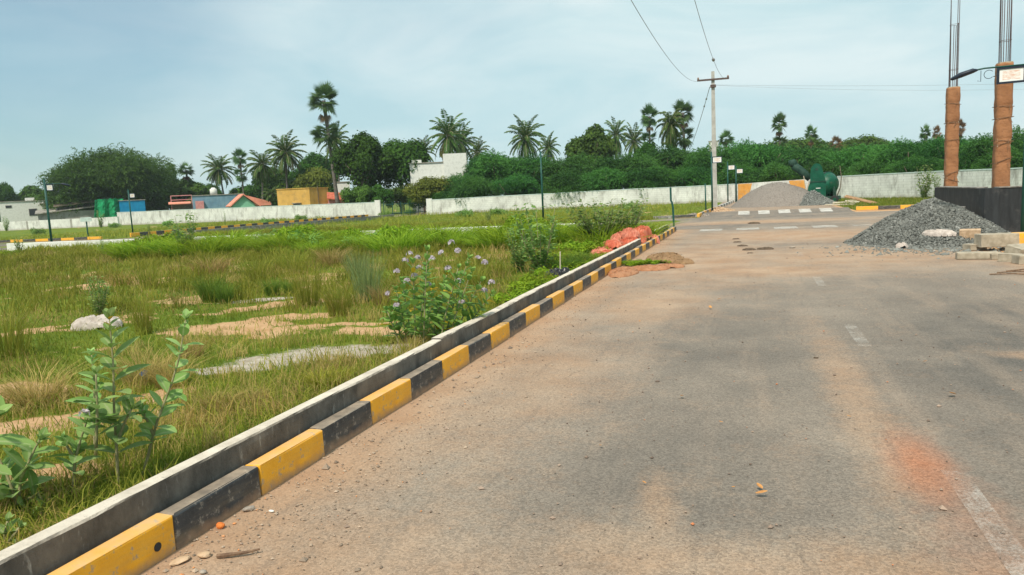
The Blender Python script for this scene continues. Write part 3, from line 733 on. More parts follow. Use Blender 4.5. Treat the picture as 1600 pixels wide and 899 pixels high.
bbox_tree(mango, 985, 1035, 224, 96, 'dark leafy treetop showing between thin coconut palms and shaggy palm', 4, 9)
far_ = make_tree('far_tree', m_tree2, 5, 8, .5, 12000, .4, 20, 6, 'leaf', (.2, .36))
for x0, x1, yt, lb in ((1165, 1300, 217, 'distant dark tree mass behind the mixer and its palmyra palm'), (1270, 1345, 222, 'distant low dark tree right of the thin palmyra pair'), (1300, 1400, 213, 'distant flat topped dark tree above the thicket left of the stone heap')):
    bbox_tree(far_, x0, x1, yt, 135, lb, 5, 8)
# low trees and shrubs that close the view behind the left wall
hd = make_tree('hedge_shrub', m_tree, 3, 4, .0, 7000, .3, 16, 16, 'leaf', (.25, .42), .6)
hd2 = make_tree('hedge_shrub', m_tree2, 3, 4, .0, 7000, .3, 16, 17, 'leaf', (.25, .42), .6)
for k, (x0, x1, yt, D, lb) in enumerate([(-20, 40, 318, 150, 'low dark shrub behind the white block house'), (60, 125, 302, 140, 'dark shrub under the left side of the wide round tree'), (110, 180, 300, 140, 'dark shrub under the middle of the wide round tree'), (165, 240, 300, 140, 'dark shrub behind the blue shed'), (225, 290, 300, 140, 'shrub between the blue shed and the stall'),
    (285, 330, 306, 135, 'green shrub behind the stall and blue house'), (318, 365, 302, 128, 'shrub behind the roof of the blue house'), (360, 420, 290, 130, 'dark shrub behind the mint hut roof'), (402, 436, 296, 118, 'leafy shrub between the mint hut and yellow house'), (430, 480, 282, 118, 'shrub behind the left end of the yellow house'), (470, 530, 280, 114, 'shrub behind the right end of the yellow house'),
    (535, 580, 290, 92, 'dark shrub under the tall dense tree'), (565, 610, 288, 93, 'dark shrub at the left side of the gate gap'), (600, 650, 292, 96, 'dark shrub filling the gate gap'), (640, 682, 290, 90, 'bright shrub at the foot of the white house'), (500, 545, 300, 110, 'shrub behind the red roofed shack')]):
    bbox_tree((hd, hd2)[k % 2], x0-4, x1+4, yt, D, lb, 3, 4, 'shrub')
# thicket along the wall
thA = make_tree('thicket_tree', m_thick, 4.2, 6, .2, 4600, .32, 20, 7, 'feather', (.2, .5))
thB = make_tree('thicket_tree', m_thick, 4.2, 6, .2, 4600, .32, 24, 8, 'feather', (.16, .46))
thC = make_tree('thicket_tree', m_thick, 4.2, 6, .2, 4600, .32, 16, 9, 'feather', (.22, .55))
GT = 'feathery thicket trees behind the boundary wall'
TH = [(676, 760, 272, 86, 'low feathery thicket tree at the left end behind the wall, below the coconut pair'),
      (712, 832, 237, 90, 'feathery thicket tree left of the green lamp post behind the wall'),
      (775, 880, 241, 88, 'feathery thicket tree behind the top of the mid field lamp post'),
      (845, 960, 240, 86, 'feathery thicket tree below the round bright leafy tree'),
      (925, 1030, 240, 84, 'feathery thicket tree below the two thin coconut palms'),
      (990, 1110, 226, 86, 'feathery thicket tree below the shaggy drooping palm'),
      (1065, 1160, 226, 80, 'feathery thicket tree directly behind the utility pole'),
      (1120, 1240, 219, 82, 'feathery thicket tree behind the grey gravel heap'),
      (1205, 1320, 228, 76, 'feathery thicket tree directly behind the green mixer'),
      (1285, 1400, 226, 72, 'feathery thicket tree right of the mixer above the wall'),
      (1365, 1475, 216, 66, 'feathery thicket tree behind the peak of the dark stone heap'),
      (1440, 1550, 211, 62, 'feathery thicket tree seen between the two wrapped columns'),
      (1520, 1640, 199, 57, 'feathery thicket tree behind the right wrapped column'),
      (1610, 1720, 196, 54, 'feathery thicket tree past the right edge post')]
for k, (x0, x1, yt, D, lb) in enumerate(TH):
    bbox_tree((thA, thB, thC)[k % 3], x0-8, x1+8, yt, D, lb, 4.2, 6, 'tree', GT)
for k, (x0, x1, yt, D) in enumerate([(640, 740, 285, 100), (740, 860, 246, 102), (830, 940, 248, 100), (910, 1010, 244, 98), (960, 1060, 236, 96), (1040, 1150, 232, 94), (1130, 1230, 226, 96), (1210, 1330, 226, 92), (1310, 1430, 222, 88), (1400, 1520, 214, 82), (1480, 1600, 210, 76), (1570, 1700, 200, 70)]):
    bbox_tree((thB, thC, thA)[k % 3], x0-8, x1+8, yt+2, D, 'feathery thicket treetop in the second row behind the boundary wall', 4.2, 6, 'tree', 'second row of thicket treetops')
FR = ['at the gate gap end', 'below the white house tower', 'left of the mid field lamp post', 'behind the mid field lamp post', 'right of the mid field lamp post', 'below the round bright tree', 'below the thin coconut palms', 'below the shaggy palm', 'behind the utility pole', 'behind the gravel heap', 'behind the green mixer', 'just right of the mixer', 'behind the dark stone heap', 'between the wrapped columns']
for k, (x0, x1, yt, D) in enumerate([(660, 712, 297, 83), (708, 775, 276, 82), (768, 840, 272, 81), (840, 915, 268, 80), (905, 985, 262, 79), (978, 1050, 260, 78), (1045, 1115, 258, 77), (1112, 1180, 255, 77), (1180, 1250, 254, 74), (1250, 1330, 250, 71), (1330, 1400, 246, 66), (1395, 1470, 243, 62), (1465, 1540, 238, 58), (1535, 1610, 232, 54)]):
    bbox_tree((thC, thA, thB)[k % 3], x0-10, x1+10, yt, D, 'low feathery shrub leaning over the wall, '+FR[k], 4.2, 6, 'shrub', 'low shrubs at the front of the thicket')

# palms
def make_coconut(seed, nf=36, droop=1.0, fl=3.4, mat=None, H=9, lean=.6):
    r = np.random.default_rng(seed); root = empty('coconut_palm')
    pts = [(lean*((f)**1.6)-lean, 0, f*H) for f in np.linspace(0, 1, 7)]
    MB().tube(pts, [.24, .19, .17, .15, .14, .14, .13], 8).build('trunk', m_bark2, root, sm=True)
    C_, D_, N_, L_, W_, A_ = [], [], [], [], [], []; rm = MB()
    for k in range(nf):
        az = k*2.399+r.uniform(-.2, .2); el = R(82)-R(138)*(k/nf)**.95*droop+r.uniform(-.1, .1); hd = np.array([math.cos(az), math.sin(az), 0]); ln = fl*r.uniform(.85, 1.08)
        p = np.array([0, 0, float(H)]); e = el; npt = 16; P_ = [tuple(p)]
        dead = r.random() < .45 and k > nf*.82
        for q in range(npt):
            dv = hd*math.cos(e)+np.array([0, 0, 1])*math.sin(e); p = p+dv*ln/npt; P_.append(tuple(p)); e -= R(3.6)*(.5+1.3*q/npt)*(droop if droop < 1.2 else 1.6)
            side = np.cross(dv, [0, 0, 1]); side /= np.linalg.norm(side)+1e-6
            if q < 1: continue
            ll = .72*math.sin(math.pi*min(1, (q+1.2)/(npt+1.5)))**.5
            for sg in (-1, 1):
                for u in (0, .5):
                    dl = side*sg*.8+dv*.6+np.array([0, 0, -1])*(.2+.5*r.random())
                    dl /= np.linalg.norm(dl); C_.append(p-dv*ln/npt*u+dl*ll/2); D_.append(dl); N_.append(np.cross(dl, dv)*sg); L_.append(ll); W_.append(.13); A_.append(.95 if dead else np.clip(.2+.5*r.random()+.2*(1-k/nf), 0, .9))
        rm.tube(P_[::3], .03, 4, False)
    V, Fc = leaf_quads(np.array(C_), np.array(D_), np.array(N_), np.array(L_), np.array(W_))
    crn = obj_from('crown', V, Fc, mat or m_coco, root, {'var': np.repeat(A_, 4)})
    rm.build('midribs', m_stem, crn)
    return root
def fan_crown(r, n, Rr, z, elr, C_, D_, N_, L_, W_, A_, lf=1.15):
    for k in range(n):
        az = k*2.399+r.uniform(-.3, .3); el = math.asin(r.uniform(math.sin(elr[0]), math.sin(elr[1]))); d = np.array([math.cos(az)*math.cos(el), math.sin(az)*math.cos(el), math.sin(el)])
        base = np.array([0, 0, z])+d*Rr*r.uniform(.42, .62); up = np.cross(d, np.cross([0, 0, 1.], d)); up /= np.linalg.norm(up)+1e-6
        s = np.cross(d, up); tv = r.uniform(.1, .8)
        tilt = r.uniform(-.5, .5); s = s*math.cos(tilt)+up*math.sin(tilt)
        nn = np.cross(s, d)
        for q in range(13):
            a = R(-105+210*q/12); dl = d*math.cos(a)+s*math.sin(a)+np.array([0, 0, -.12]); l = Rr*.56*lf*(1-.25*abs(a)/1.8)
            C_.append(base+dl*l/2); D_.append(dl); N_.append(nn); L_.append(l); W_.append(Rr*.085); A_.append(np.clip(tv+r.uniform(-.1, .1), 0, .9))
def make_palmyra(seed, H=10, Rr=1.7, double=False, lean=.3, dead=False, name='palmyra_palm'):
    r = np.random.default_rng(seed); root = empty(name)
    pts = [(lean*f-lean, 0, f*H) for f in np.linspace(0, 1, 7)]
    MB().tube(pts, [.3, .24, .2, .19, .18, .2, .2], 8).build('trunk', m_bark2, root, sm=True)
    A = ([], [], [], [], [], [])
    fan_crown(r, 46, Rr, H, (R(-45), R(88)), *A)
    if double: fan_crown(r, 36, Rr*.95, H-Rr*1.6, (R(-60), R(35)), *A)
    V, Fc = leaf_quads(np.array(A[0]), np.array(A[1]), np.array(A[2]), np.array(A[3]), np.array(A[4]), .02)
    obj_from('crown', V, Fc, m_dead if dead else m_palm, root, {'var': np.repeat(A[5], 4)})
    B_ = ([], [], [], [], [], [])
    fan_crown(r, 9, Rr*.62, H-Rr*.55, (R(-80), R(-40)), *B_)
    V, Fc = leaf_quads(np.array(B_[0]), np.array(B_[1]), np.array(B_[2]), np.array(B_[3]), np.array(B_[4]), .02)
    obj_from('dead_fronds', V, Fc, m_dead, root, {'var': np.repeat(B_[5], 4)})
    return root
def put_palm(proto, cx, cy, rpx, D, rr_, H, label, cat='palm', rz=None, group=None):
    c = P(cx, cy, D); s = rpx/F*D/rr_
    o = place(proto, (c.x, c.y, 0), s, c.z/H, random.uniform(0, 6.28) if rz is None else rz, label, cat, group)
    o.rotation_euler[0] = random.uniform(-.05, .05); o.rotation_euler[1] = random.uniform(-.05, .05)
    return o
cA = make_coconut(11); cB = make_coconut(12, 34, 1.05); cC = make_coconut(13, 38, .98)
shag = make_coconut(14, 60, 1.35, 3.2, m_olive, 9, .1); shag.name = 'shaggy_palm'
pA = make_palmyra(21); pB = make_palmyra(22, double=True); pC = make_palmyra(23, double=True, lean=-1.1); pD = make_palmyra(24, dead=True)
HP = 'palms rising behind the trees'
for (k, cx, cy, rp, D, lb) in [
    (cA, 345, 264, 27, 126, 'coconut palm behind the blue house, leftmost of the coconut palms'),
    (cB, 409, 256, 28, 116, 'coconut palm with drooping brown fronds behind the mint hut'),
    (cC, 447, 238, 31, 113, 'coconut palm behind and above the left end of the yellow house'),
    (cA, 521, 222, 24, 118, 'coconut palm partly hidden behind the tall double crowned palmyra'),
    (cB, 661, 238, 22, 112, 'small coconut palm between the dark tree and the tallest coconut palm'),
    (cC, 697, 212, 33, 100, 'tallest coconut palm with curved trunk in front of the white house'),
    (cA, 721, 222, 27, 106, 'coconut palm leaning right beside the tallest one at the white house'),
    (cB, 743, 238, 19, 112, 'small coconut palm at the right end of the white house group'),
    (cC, 822, 215, 31, 98, 'lone coconut palm with full crown beside the mid field lamp post'),
    (cA, 861, 232, 18, 112, 'small coconut palm left of the round bright leafy tree'),
    (cB, 961, 212, 20, 112, 'thin coconut palm touching the right side of the round leafy tree'),
    (cC, 990, 221, 19, 108, 'small low coconut palm left of the first double palmyra'),
    (cB, 425, 303, 17, 106, 'low banana like palm between the mint hut and the yellow house')]:
    put_palm(k, cx, cy, rp, D, 3.0, 9, lb, 'palm', None, HP)
put_palm(shag, 1046, 197, 24, 96, 2.9, 9, 'shaggy drooping round palm between two palmyras', 'palm', 0, HP)
for (k, cx, cy, rp, D, lb) in [
    (pC, 501, 158, 24, 98, 'tallest palmyra palm with two stacked crowns and a leaning trunk'),
    (pB, 375, 246, 12, 124, 'small double crowned palmyra right of the leftmost coconut palm'),
    (pA, 262, 268, 10, 140, 'small palmyra at the left of the cluster beside the big round tree'),
    (pA, 291, 266, 13, 138, 'wider palmyra in the cluster beside the big round tree'),
    (pB, 1012, 182, 14, 98, 'slim double crowned palmyra left of the shaggy palm'),
    (pB, 1071, 176, 19, 100, 'broad palmyra directly right of the shaggy palm'),
    (pA, 1135, 217, 13, 110, 'flat topped palmyra crown just right of the utility pole'),
    (pB, 1219, 192, 13, 106, 'round headed palmyra above the thicket left of the mixer'),
    (pA, 1263, 210, 11, 106, 'pale thin palmyra above the green mixer'),
    (pD, 1305, 224, 10, 100, 'brown withered palmyra right of the mixer'),
    (pA, 1446, 208, 9, 90, 'small palmyra crown just left of the left wrapped column'),
    (pD, 1463, 209, 7, 90, 'tiny brown palmyra crown touching the left wrapped column'),
    (pD, 1503, 199, 9, 88, 'brown palmyra crown just right of the left wrapped column')]:
    put_palm(k, cx, cy, rp, D, 1.75, 10, lb, 'palm', YAW if k is pC else None, HP)

# ------------------------------------------------------------------ buildings behind the walls
def facing(px): # rotation so that a box front (-Y) faces the camera
    d = w(px, 306-.049*(px-800)); return math.atan2(d.y, d.x)-math.pi/2
def house(name, x0, x1, yt, D, dp, mat, label, cat='house', rot=0, roof='flat', winds=(), h0=-.1):
    a = P(x0, yt, D); b = P(x1, yt, D); wd_ = (b-a).length; h = (a.z+b.z)/2
    cx = (x0+x1)/2; c = P(cx, yt, D)
    root = empty(name, (c.x, c.y, 0), facing(cx)+rot, label, cat)
    MB().box((0, dp/2, (h+h0)/2), (wd_, dp, h-h0)).build('wall', mat, root)
    if roof == 'flat': MB().box((0, dp/2, h+.05), (wd_+.25, dp+.25, .10)).build('roof', m_tin if mat is not m_yellowh else m_yellowh, root)
    for (wx, wz, ww, wh) in winds:
        f = MB().box((wx*wd_, -.02, wz), (ww+.12, .05, wh+.12)).build('window', m_tin, root)
        MB().box((wx*wd_, -.05, wz), (ww, .03, wh)).build('pane', m_glass, f)
    return root, wd_, h
r_, w_, h_ = house('block_house', 4, 64, 315, 128, 5, m_white, 'small white block house with one window at the left edge behind the low wall', winds=((.22, 2.8, 1.1, 1.1), (-.3, 3.9, .8, .35)))
MB().box((1.2, 2.2, h_+.35), (1.4, 1.2, .5), 0, .05).build('roof_tank', m_white, r_)
MB().box((w_/2-.2, -.5, h_-.5), (1.2, 1.6, .09)).build('awning', m_tin, r_)
# thatched shed
a = P(120, 345, 121); sh = empty('open_shed', (a.x, a.y, 0), facing(120), 'low grey masonry shed with sagging sheet roof in front of the wide dark tree', 'shed')
MB().box((0, 1.5, 1.3), (10.5, 3, 2.6)).build('wall', m_washd, sh)
mm = MB(); mm.prism([(-5.6, -.5, 2.3), (5.0, -.5, 3.3), (5.0, -.5, 3.42), (-5.6, -.5, 2.45)], (0, 4.2, .5)); mm.build('roof', m_tin, sh)
mm = MB(); mm.prism([(-3, -.3, 3.3), (5.4, -.3, 4.2), (5.4, -.3, 4.32), (-3, -.3, 3.42)], (0, 3.4, .4)); mm.build('thatch', m_thatch, sh)
house('sheet_shed', 188, 224, 313.5, 119, 3, m_bluesheet, 'bright blue sheet metal shed behind the wall, right of the green net', 'shed')
# green netting
a = P(171, 340, 118); r = np.random.default_rng(5); nx, nz_ = 16, 12; V = []; Fc = []
fa = facing(171)
for i in range(nx):
    for j in range(nz_):
        u = i/(nx-1); v = j/(nz_-1); x = (u-.5)*4.4+.5*v*(1-u); z = .6+v*(3.5-1.0*(u < .45)*(1-v)); y = .3*math.sin(i*1.1)+.2*r.random()
        V.append((x*math.cos(fa)-y*math.sin(fa), x*math.sin(fa)+y*math.cos(fa), z+.2*r.random()))
        if i and j: Fc.append(((i-1)*nz_+j-1, i*nz_+j-1, i*nz_+j, (i-1)*nz_+j))
nt_ = obj_from('shade_net', V, Fc, m_greennet); nt_.location = (a.x, a.y, 0)
sol = nt_.modifiers.new('s', 'SOLIDIFY'); sol.thickness = .05
tag(nt_, 'crumpled bright green shade net draped between the grey shed and the blue shed', 'netting')
# stall with pink frame
a = P(288, 325, 118); st = empty('wayside_stall', (a.x, a.y, 0), facing(288), 'small stall with red frame and pale awning left of the blue house', 'stall')
mm = MB()
for x in (-1.8, 1.2): mm.box((x, 0, 2.1), (.12, .12, 4.2))
mm.box((-.3, 0, 4.15), (3.1, .12, .12)); mm.box((-.3, 0, 3.5), (3.1, .1, .1)); mm.build('frame', m_pinkh, st)
MB().box((-.6, -.6, 3.0), (3.2, 1.8, .12), rot=Matrix.Rotation(R(10), 3, 'X')).build('awning', m_salmon, st)
MB().box((0, .8, 1.4), (3.6, 1.4, 2.8)).build('counter', m_thatch, st)
r_, w_, h_ = house('blue_house', 303, 378, 305, 117, 6, m_blueh, 'flat roofed blue grey house behind the left boundary wall', winds=((.25, 2.6, .5, .5),))
MB().tube([(-.6, 1, h_+.1), (-.6, 1, h_+.95), (-.6, 1, h_+1.05), (-.6, 1, h_+1.2)], [.55, .55, .35, .25], 12).build('water_tank', m_white, r_, sm=True)
MB().box((-w_/2+1, -.3, h_-1.6), (1.2, .5, 1.6)).build('door', m_pinkh, r_)
# mint hut with gable roof
a = P(388, 325, 108); ht = empty('gabled_hut', (a.x, a.y, 0), facing(388)+R(8), 'mint green hut with salmon gabled roof left of the yellow house', 'house'); ht.scale = (1.12, 1.12, 1.12)
mm = MB(); mm.prism([(-1.9, 0, 0), (.9, 0, 0), (.9, 0, 1.9), (-.5, 0, 3.1), (-1.9, 0, 1.9)], (0, 4, 0)); mm.build('wall', m_minth, ht)
mm = MB(); mm.prism([(-2.2, -.35, 1.75), (-.5, -.35, 3.2), (-.5, -.35, 3.36), (-2.3, -.35, 1.85)], (0, 4.6, 0)); mm.prism([(-.5, -.35, 3.2), (1.5, -.35, 1.6), (1.55, -.35, 1.75), (-.5, -.35, 3.36)], (0, 4.6, 0))
mm.prism([(.0, -.1, 3.1), (2.9, .1, 2.2), (2.9, .1, 1.75), (1.0, -.1, 1.75)], (0, 3, .1)); mm.build('roof', m_salmon, ht)
# yellow house, seen at a corner
a = P(485, 320, 101); yh = empty('yellow_house', (a.x, a.y, 0), facing(485), 'yellow flat roofed house behind the left boundary wall beside the leaning palmyra', 'house')
hy = P(485, 294.5, 101).z
ang = R(18)
c1 = Vector((-math.cos(ang), math.sin(ang)*.55, 0))*4.45; c2 = Vector((math.cos(R(42)), math.sin(R(42)), 0))*3.4
mm = MB(); mm.prism([(0, 0, 0), c1, c1+c2, c2], (0, 0, hy)); mm.build('wall', m_yellowh, yh)
mm = MB(); q4 = [Vector((0, -.08, hy+.002)), c1*1.02+Vector((0, -.08, hy+.002)), c1*1.02+c2*1.02+Vector((0, 0, hy+.002)), c2*1.02+Vector((.05, 0, hy+.002))]; mm.prism(q4, (0, 0, .1)); mm.build('roof', m_yellowh, yh)
ra = math.atan2(c1.y, c1.x)
wc = c1*.42; f = MB().box((wc.x, wc.y-.03, 1.55), (.95, .08, .75), ra).build('window', m_tin, yh)
MB().box((wc.x, wc.y-.08, 1.55), (.8, .04, .6), ra).build('pane', m_glass, f)
MB().box((wc.x, wc.y-.25, 2.02), (1.15, .5, .08), ra).build('sunshade', m_tin, yh)
MB().tube([(c2.x*.45, c2.y*.45-.04, hy+.3), (c2.x*.45, c2.y*.45-.04, .2)], .05, 6).build('drain_pipe', m_thatch, yh)
# red roofed shack + white wall
a = P(527, 318, 102); rs_ = empty('red_roof_shack', (a.x, a.y, 0), facing(527), 'red roofed lean to between the yellow house and the dark tree', 'shed')
MB().box((0, 1.5, 1.1), (2.4, 2.5, 2.2)).build('wall', m_pinkh, rs_)
mm = MB(); mm.prism([(-1.3, -.4, 2.35), (1.6, -.4, 2.0), (1.6, 1.4, 3.0), (-1.3, 1.4, 3.2)], (0, 0, .12)); mm.build('roof', m_redroof, rs_)
house('pale_hut', 525, 546, 285, 106, 3, m_white, 'pale walled hut peeping out right of the red roofed shack', winds=())
# white house
r_, w_, h_ = house('white_house', 640, 700, 255, 97, 6, m_white, 'white two level house with a taller block behind the coconut palms', winds=((.05, 3.4, 1.0, .8), (.4, 3.3, .9, .8)))
t0 = P(706, 240, 97).z; MB().box((w_/2+.9, 2.2, t0/2), (3.0, 5.0, t0)).build('tower', m_white, r_)
MB().box((-w_/2+.9, 2.9, h_+.25), (1.3, 6.1, .4)).build('parapet', m_white, r_)
f = MB().box((w_/2+2.1, -.32, 4.4), (.5, .06, 1.3)).build('window', m_tin, r_); MB().box((w_/2+2.1, -.36, 4.4), (.38, .04, 1.15)).build('pane', m_glass, f)
MB().box((.4, -.3, 4.0), (1.4, .7, .08)).build('sunshade', m_wash, r_)
house('far_tower', 1108, 1122, 221, 150, 3, m_wash, 'distant pale building top just behind the utility pole', 'building', winds=())

# ------------------------------------------------------------------ lamp posts
def lamp_post(px, py_top, base, label, arm=-1, panel=True, r=.04, group='green lamp posts with small sign boxes', rz=0, plen=1.0, boxh=.34, armlen=1.4, big=False, lamp=True):
    D = depth(base.x, base.y); H = P(px, py_top, D).z
    root = empty('lamp_post', (base.x, base.y, 0), rz, label, 'lamp post', group)
    MB().tube([(0, 0, -.1), (0, 0, H)], [r*1.1, r*.9], 10).build('pole', m_green, root, sm=True)
    MB().tube([(0, 0, H), (0, 0, H+.03), (0, 0, H+.09)], [.02, .035, .01], 8).build('finial', m_green, root, sm=True)
    MB().tube([(0, 0, -.02), (0, 0, .05), (0, 0, .06)], [r*2.4, r*2.4, r*1.2], 10).build('base_plate', m_green, root)
    zt = H-.26; s = arm
    if panel:
        x0, x1 = .06*s, (.06+plen*.5)*s; zc = zt-boxh/2
        fm = MB()
        fm.box(((x0+x1)/2, 0, zt), (abs(x1-x0)+.05, .05, .04)); fm.box(((x0+x1)/2, 0, zt-boxh), (abs(x1-x0)+.05, .05, .04))
        fm.box((x0, 0, zc), (.045, .05, boxh-.042)); fm.box((x1, 0, zc), (.045, .05, boxh-.042)); bx = fm.build('sign_frame', m_dkframe, root)
        MB().box(((x0+x1)/2, 0, zc), (abs(x1-x0)-.047, .02, boxh-.044)).build('sign_panel', m_sign, root)
        if lamp:
            mm = MB(); mm.tube([((.06)*s, 0, zt+.035), ((.3+plen*.5)*s, 0, zt+.04), ((.62+plen*.5)*s, 0, zt-.0), ((.75+plen*.5)*s, 0, zt-.05)], .017, 8); mm.build('arm', m_green, root, sm=True)
            x2 = (.42+plen*.5)*s
            mm = MB(); mm.tube([(x2, 0, zt+.02), (x2+.08*s, 0, zt+.015), (x2+.3*s, 0, zt-.05), (x2+.46*s, 0, zt-.115), (x2+.48*s, 0, zt-.125)], [.02, .05, .058, .035, .012], 10)
            mm.v = [(a_, b_*1.6, c_) for a_, b_, c_ in mm.v]
            mm.build('lamp_head', m_dkframe, root, sm=True)
            ring = [((x1+.16*s)+.085*math.cos(t_), 0, zt-.09+.085*math.sin(t_)) for t_ in np.linspace(R(40), R(320), 16)]
            mm = MB(); mm.tube(ring, .006, 6); mm.tube([(x1+.3*s, 0, zt), (x1+.3*s, 0, zt-.22), (x1+.36*s, 0, zt-.2)], .006, 6); mm.build('scroll_bracket', m_dkframe, root)
    else:
        mm = MB(); mm.tube([(0, 0, zt), (.3*s, 0, zt+.1), (.6*s, 0, zt)], .015, 8); mm.build('arm', m_green, root)
        MB().box((.6*s, 0, zt-.02), (.35, .12, .06), 0, .01).build('lamp_head', m_dkframe, root)
    return root
bN = G(1597, 388); lamp_post(1598, 83, bN, 'tall dark green lamp post at the right edge with pinkish sign box and lamp arm', arm=-1, rz=YAW*.0-R(8), plen=.92, boxh=.29)
lamp_post(70, 281, G(82, 388), 'dark green lamp post with white sign box standing at far left near the dark street', arm=1, plen=.62, boxh=.32, r=.055, rz=R(40))
lamp_post(206, 297, G(208, 368), 'thin dark lamp post with small white sign in front of the blue sheet shed', arm=1, plen=.7, boxh=.32, r=.05, rz=R(40), lamp=False)
b_ = G(849, 343); lamp_post(843, 238, b_, 'dark green lamp post standing alone in the weeds in front of the middle wall', arm=1, panel=False, r=.06, rz=R(18))
lamp_post(1111.5, 239, G(1113, 331), 'green lamp post directly behind the grey utility pole with white sign', arm=1, plen=1.1, boxh=.36, r=.055, lamp=False, rz=R(10))
lamp_post(1137, 254, P(1137.5, 316, 67)*1, 'green lamp post second right of the utility pole, before the orange panel', arm=1, plen=1.1, boxh=.4, r=.06, lamp=False, rz=R(10))
lamp_post(1150, 260, P(1150.5, 315, 70)*1, 'most distant green lamp post touching the orange wall panel', arm=1, plen=1.1, boxh=.4, r=.06, lamp=False, rz=R(10))
b_ = G(1053, 361); D = depth(b_.x, b_.y); tp = P(1046.5, 293, D)
pr = empty('bare_post', (b_.x, b_.y, 0), 0, 'short bare dark green post at the end of the near kerb, slightly bent', 'post')
MB().tube([(0, 0, -.05), (.0, 0, .3), (-.02, 0, .9), (-.05, 0, tp.z-.55), (-.085, 0, tp.z-.5), (-.09, 0, tp.z)], .036, 8).build('pole', m_green, pr)
MB().tube([(0, 0, 0), (0, 0, .10)], .06, 8).build('base', m_ky, pr)
b_ = G(1110, 333); MB_ = MB(); MB_.tube([(0, 0, -.05), (-.03, 0, 1.75)], .04, 8); o = MB_.build('bare_post', m_green, sm=True); o.location = (b_.x-.25, b_.y, 0)
tag(o, 'short bare green stub post just left of the utility pole foot', 'post')
# name board on post
b_ = G(138, 372); D = depth(b_.x, b_.y); z_ = P(137, 343, D).z
sb = empty('notice_board', (b_.x, b_.y, 0), R(40), 'small pale notice board on a green post in the far left verge', 'sign')
MB().tube([(0, 0, -.05), (0, 0, z_)], .05, 8).build('post', m_green, sb); MB().box((0, -.07, z_), (.75, .05, .32), 0, .01).build('board', m_coping, sb)

# ------------------------------------------------------------------ utility pole, wires
ub = G(1117, 328.5); UD = depth(ub.x, ub.y); ut = P(1112, 112, UD).z
up_ = empty('utility_pole', (ub.x, ub.y, 0), R(4), 'tall pale concrete utility pole with one brown iron cross arm', 'utility pole')
mm = MB(); V = []
for z, a_, b_ in ((-.2, .17, .13), (ut, .10, .085)): V += [(-a_, -b_, z), (a_, -b_, z), (a_, b_, z), (-a_, b_, z)]
mm.add(V, [(0, 1, 2, 3), (7, 6, 5, 4)]+[(k, (k+1) % 4, 4+(k+1) % 4, 4+k) for k in range(4)]); mm.build('pole', m_pole, up_)
za = P(1112, 125, UD).z
arm = MB().box((0, -.15, za), (2.0, .09, .11), rot=Matrix.Rotation(R(0), 3, 'Z')); arm.box((0, -.12, za-.35), (.3, .06, .06)); arm = arm.build('cross_arm', m_angle, up_)
for x in (-.93, .93):
    MB().tube([(x, -.15, za+.05), (x, -.15, za+.1), (x, -.15, za+.16), (x, -.15, za+.2)], [.04, .07, .05, .03], 8).build('insulator', m_ins, arm, sm=True)
MB().box((0, -.14, za-.42), (.36, .14, .18), 0, .02).build('bracket', m_angle, up_)
def wire(name, a, b, sag, label, r=.014, n=26, extra=None):
    a = Vector(a); b = Vector(b)
    pts = [a.lerp(b, f)-Vector((0, 0, sag*4*f*(1-f))) for f in np.linspace(0, 1, n)]
    m = MB(); m.tube(pts, r, 5)
    if extra: 
        for f in extra:
            p = a.lerp(b, f)-Vector((0, 0, sag*4*f*(1-f))); d = (b-a).normalized(); m.tube([p-d*.15, p-d*.1, p+d*.1, p+d*.15], [.02, .06, .06, .02], 8)
    o = m.build(name, m_wire, sm=True); return tag(o, label, 'wire')
A1 = P(1091.5, 127, UD); A2 = P(1134, 122, UD)
Q1 = P(982, 0, 17.5); Q2 = P(1081, 0, 17.5)
def far_end(a, q, y=-18):
    d = q-a; t = (y-a.y)/d.y; return a+d*t
# two conductors to the next pole, which stands behind the viewer
E1 = Vector((far_end(A1, Q1).x, -18, 8.6)); E2 = Vector((far_end(A2, Q2).x, -18, 8.6))
def sag_for(a, e, q):
    f = (q.y-a.y)/(e.y-a.y); z = a.z+(e.z-a.z)*f; return (z-q.z)/(4*f*(1-f))
wire('overhead_wire', A1, E1, max(.1, min(2.5, sag_for(A1, E1, Q1))), 'overhead wire leaving the left tip of the utility pole cross arm', r=.008, n=50)
wire('overhead_wire', A2, E2, max(.1, min(2.5, sag_for(A2, E2, Q2))), 'overhead wire leaving the right tip of the cross arm, with a small clamp', r=.008, n=50, extra=(.3,))
wire('overhead_wire', P(1117, 133, UD), P(2050, 112, 48), .35, 'faint overhead wire running level to the right from the utility pole', r=.006)
wire('overhead_wire', P(1117, 133.5, UD), P(2050, 118, 44), .55, 'lower of the two faint wires running right from the utility pole', r=.005)
wire('service_cable', P(1109, 136, UD), P(1076, 238, 84), .3, 'cable slanting down left from the utility pole into the trees', r=.02, extra=(.10, .17))

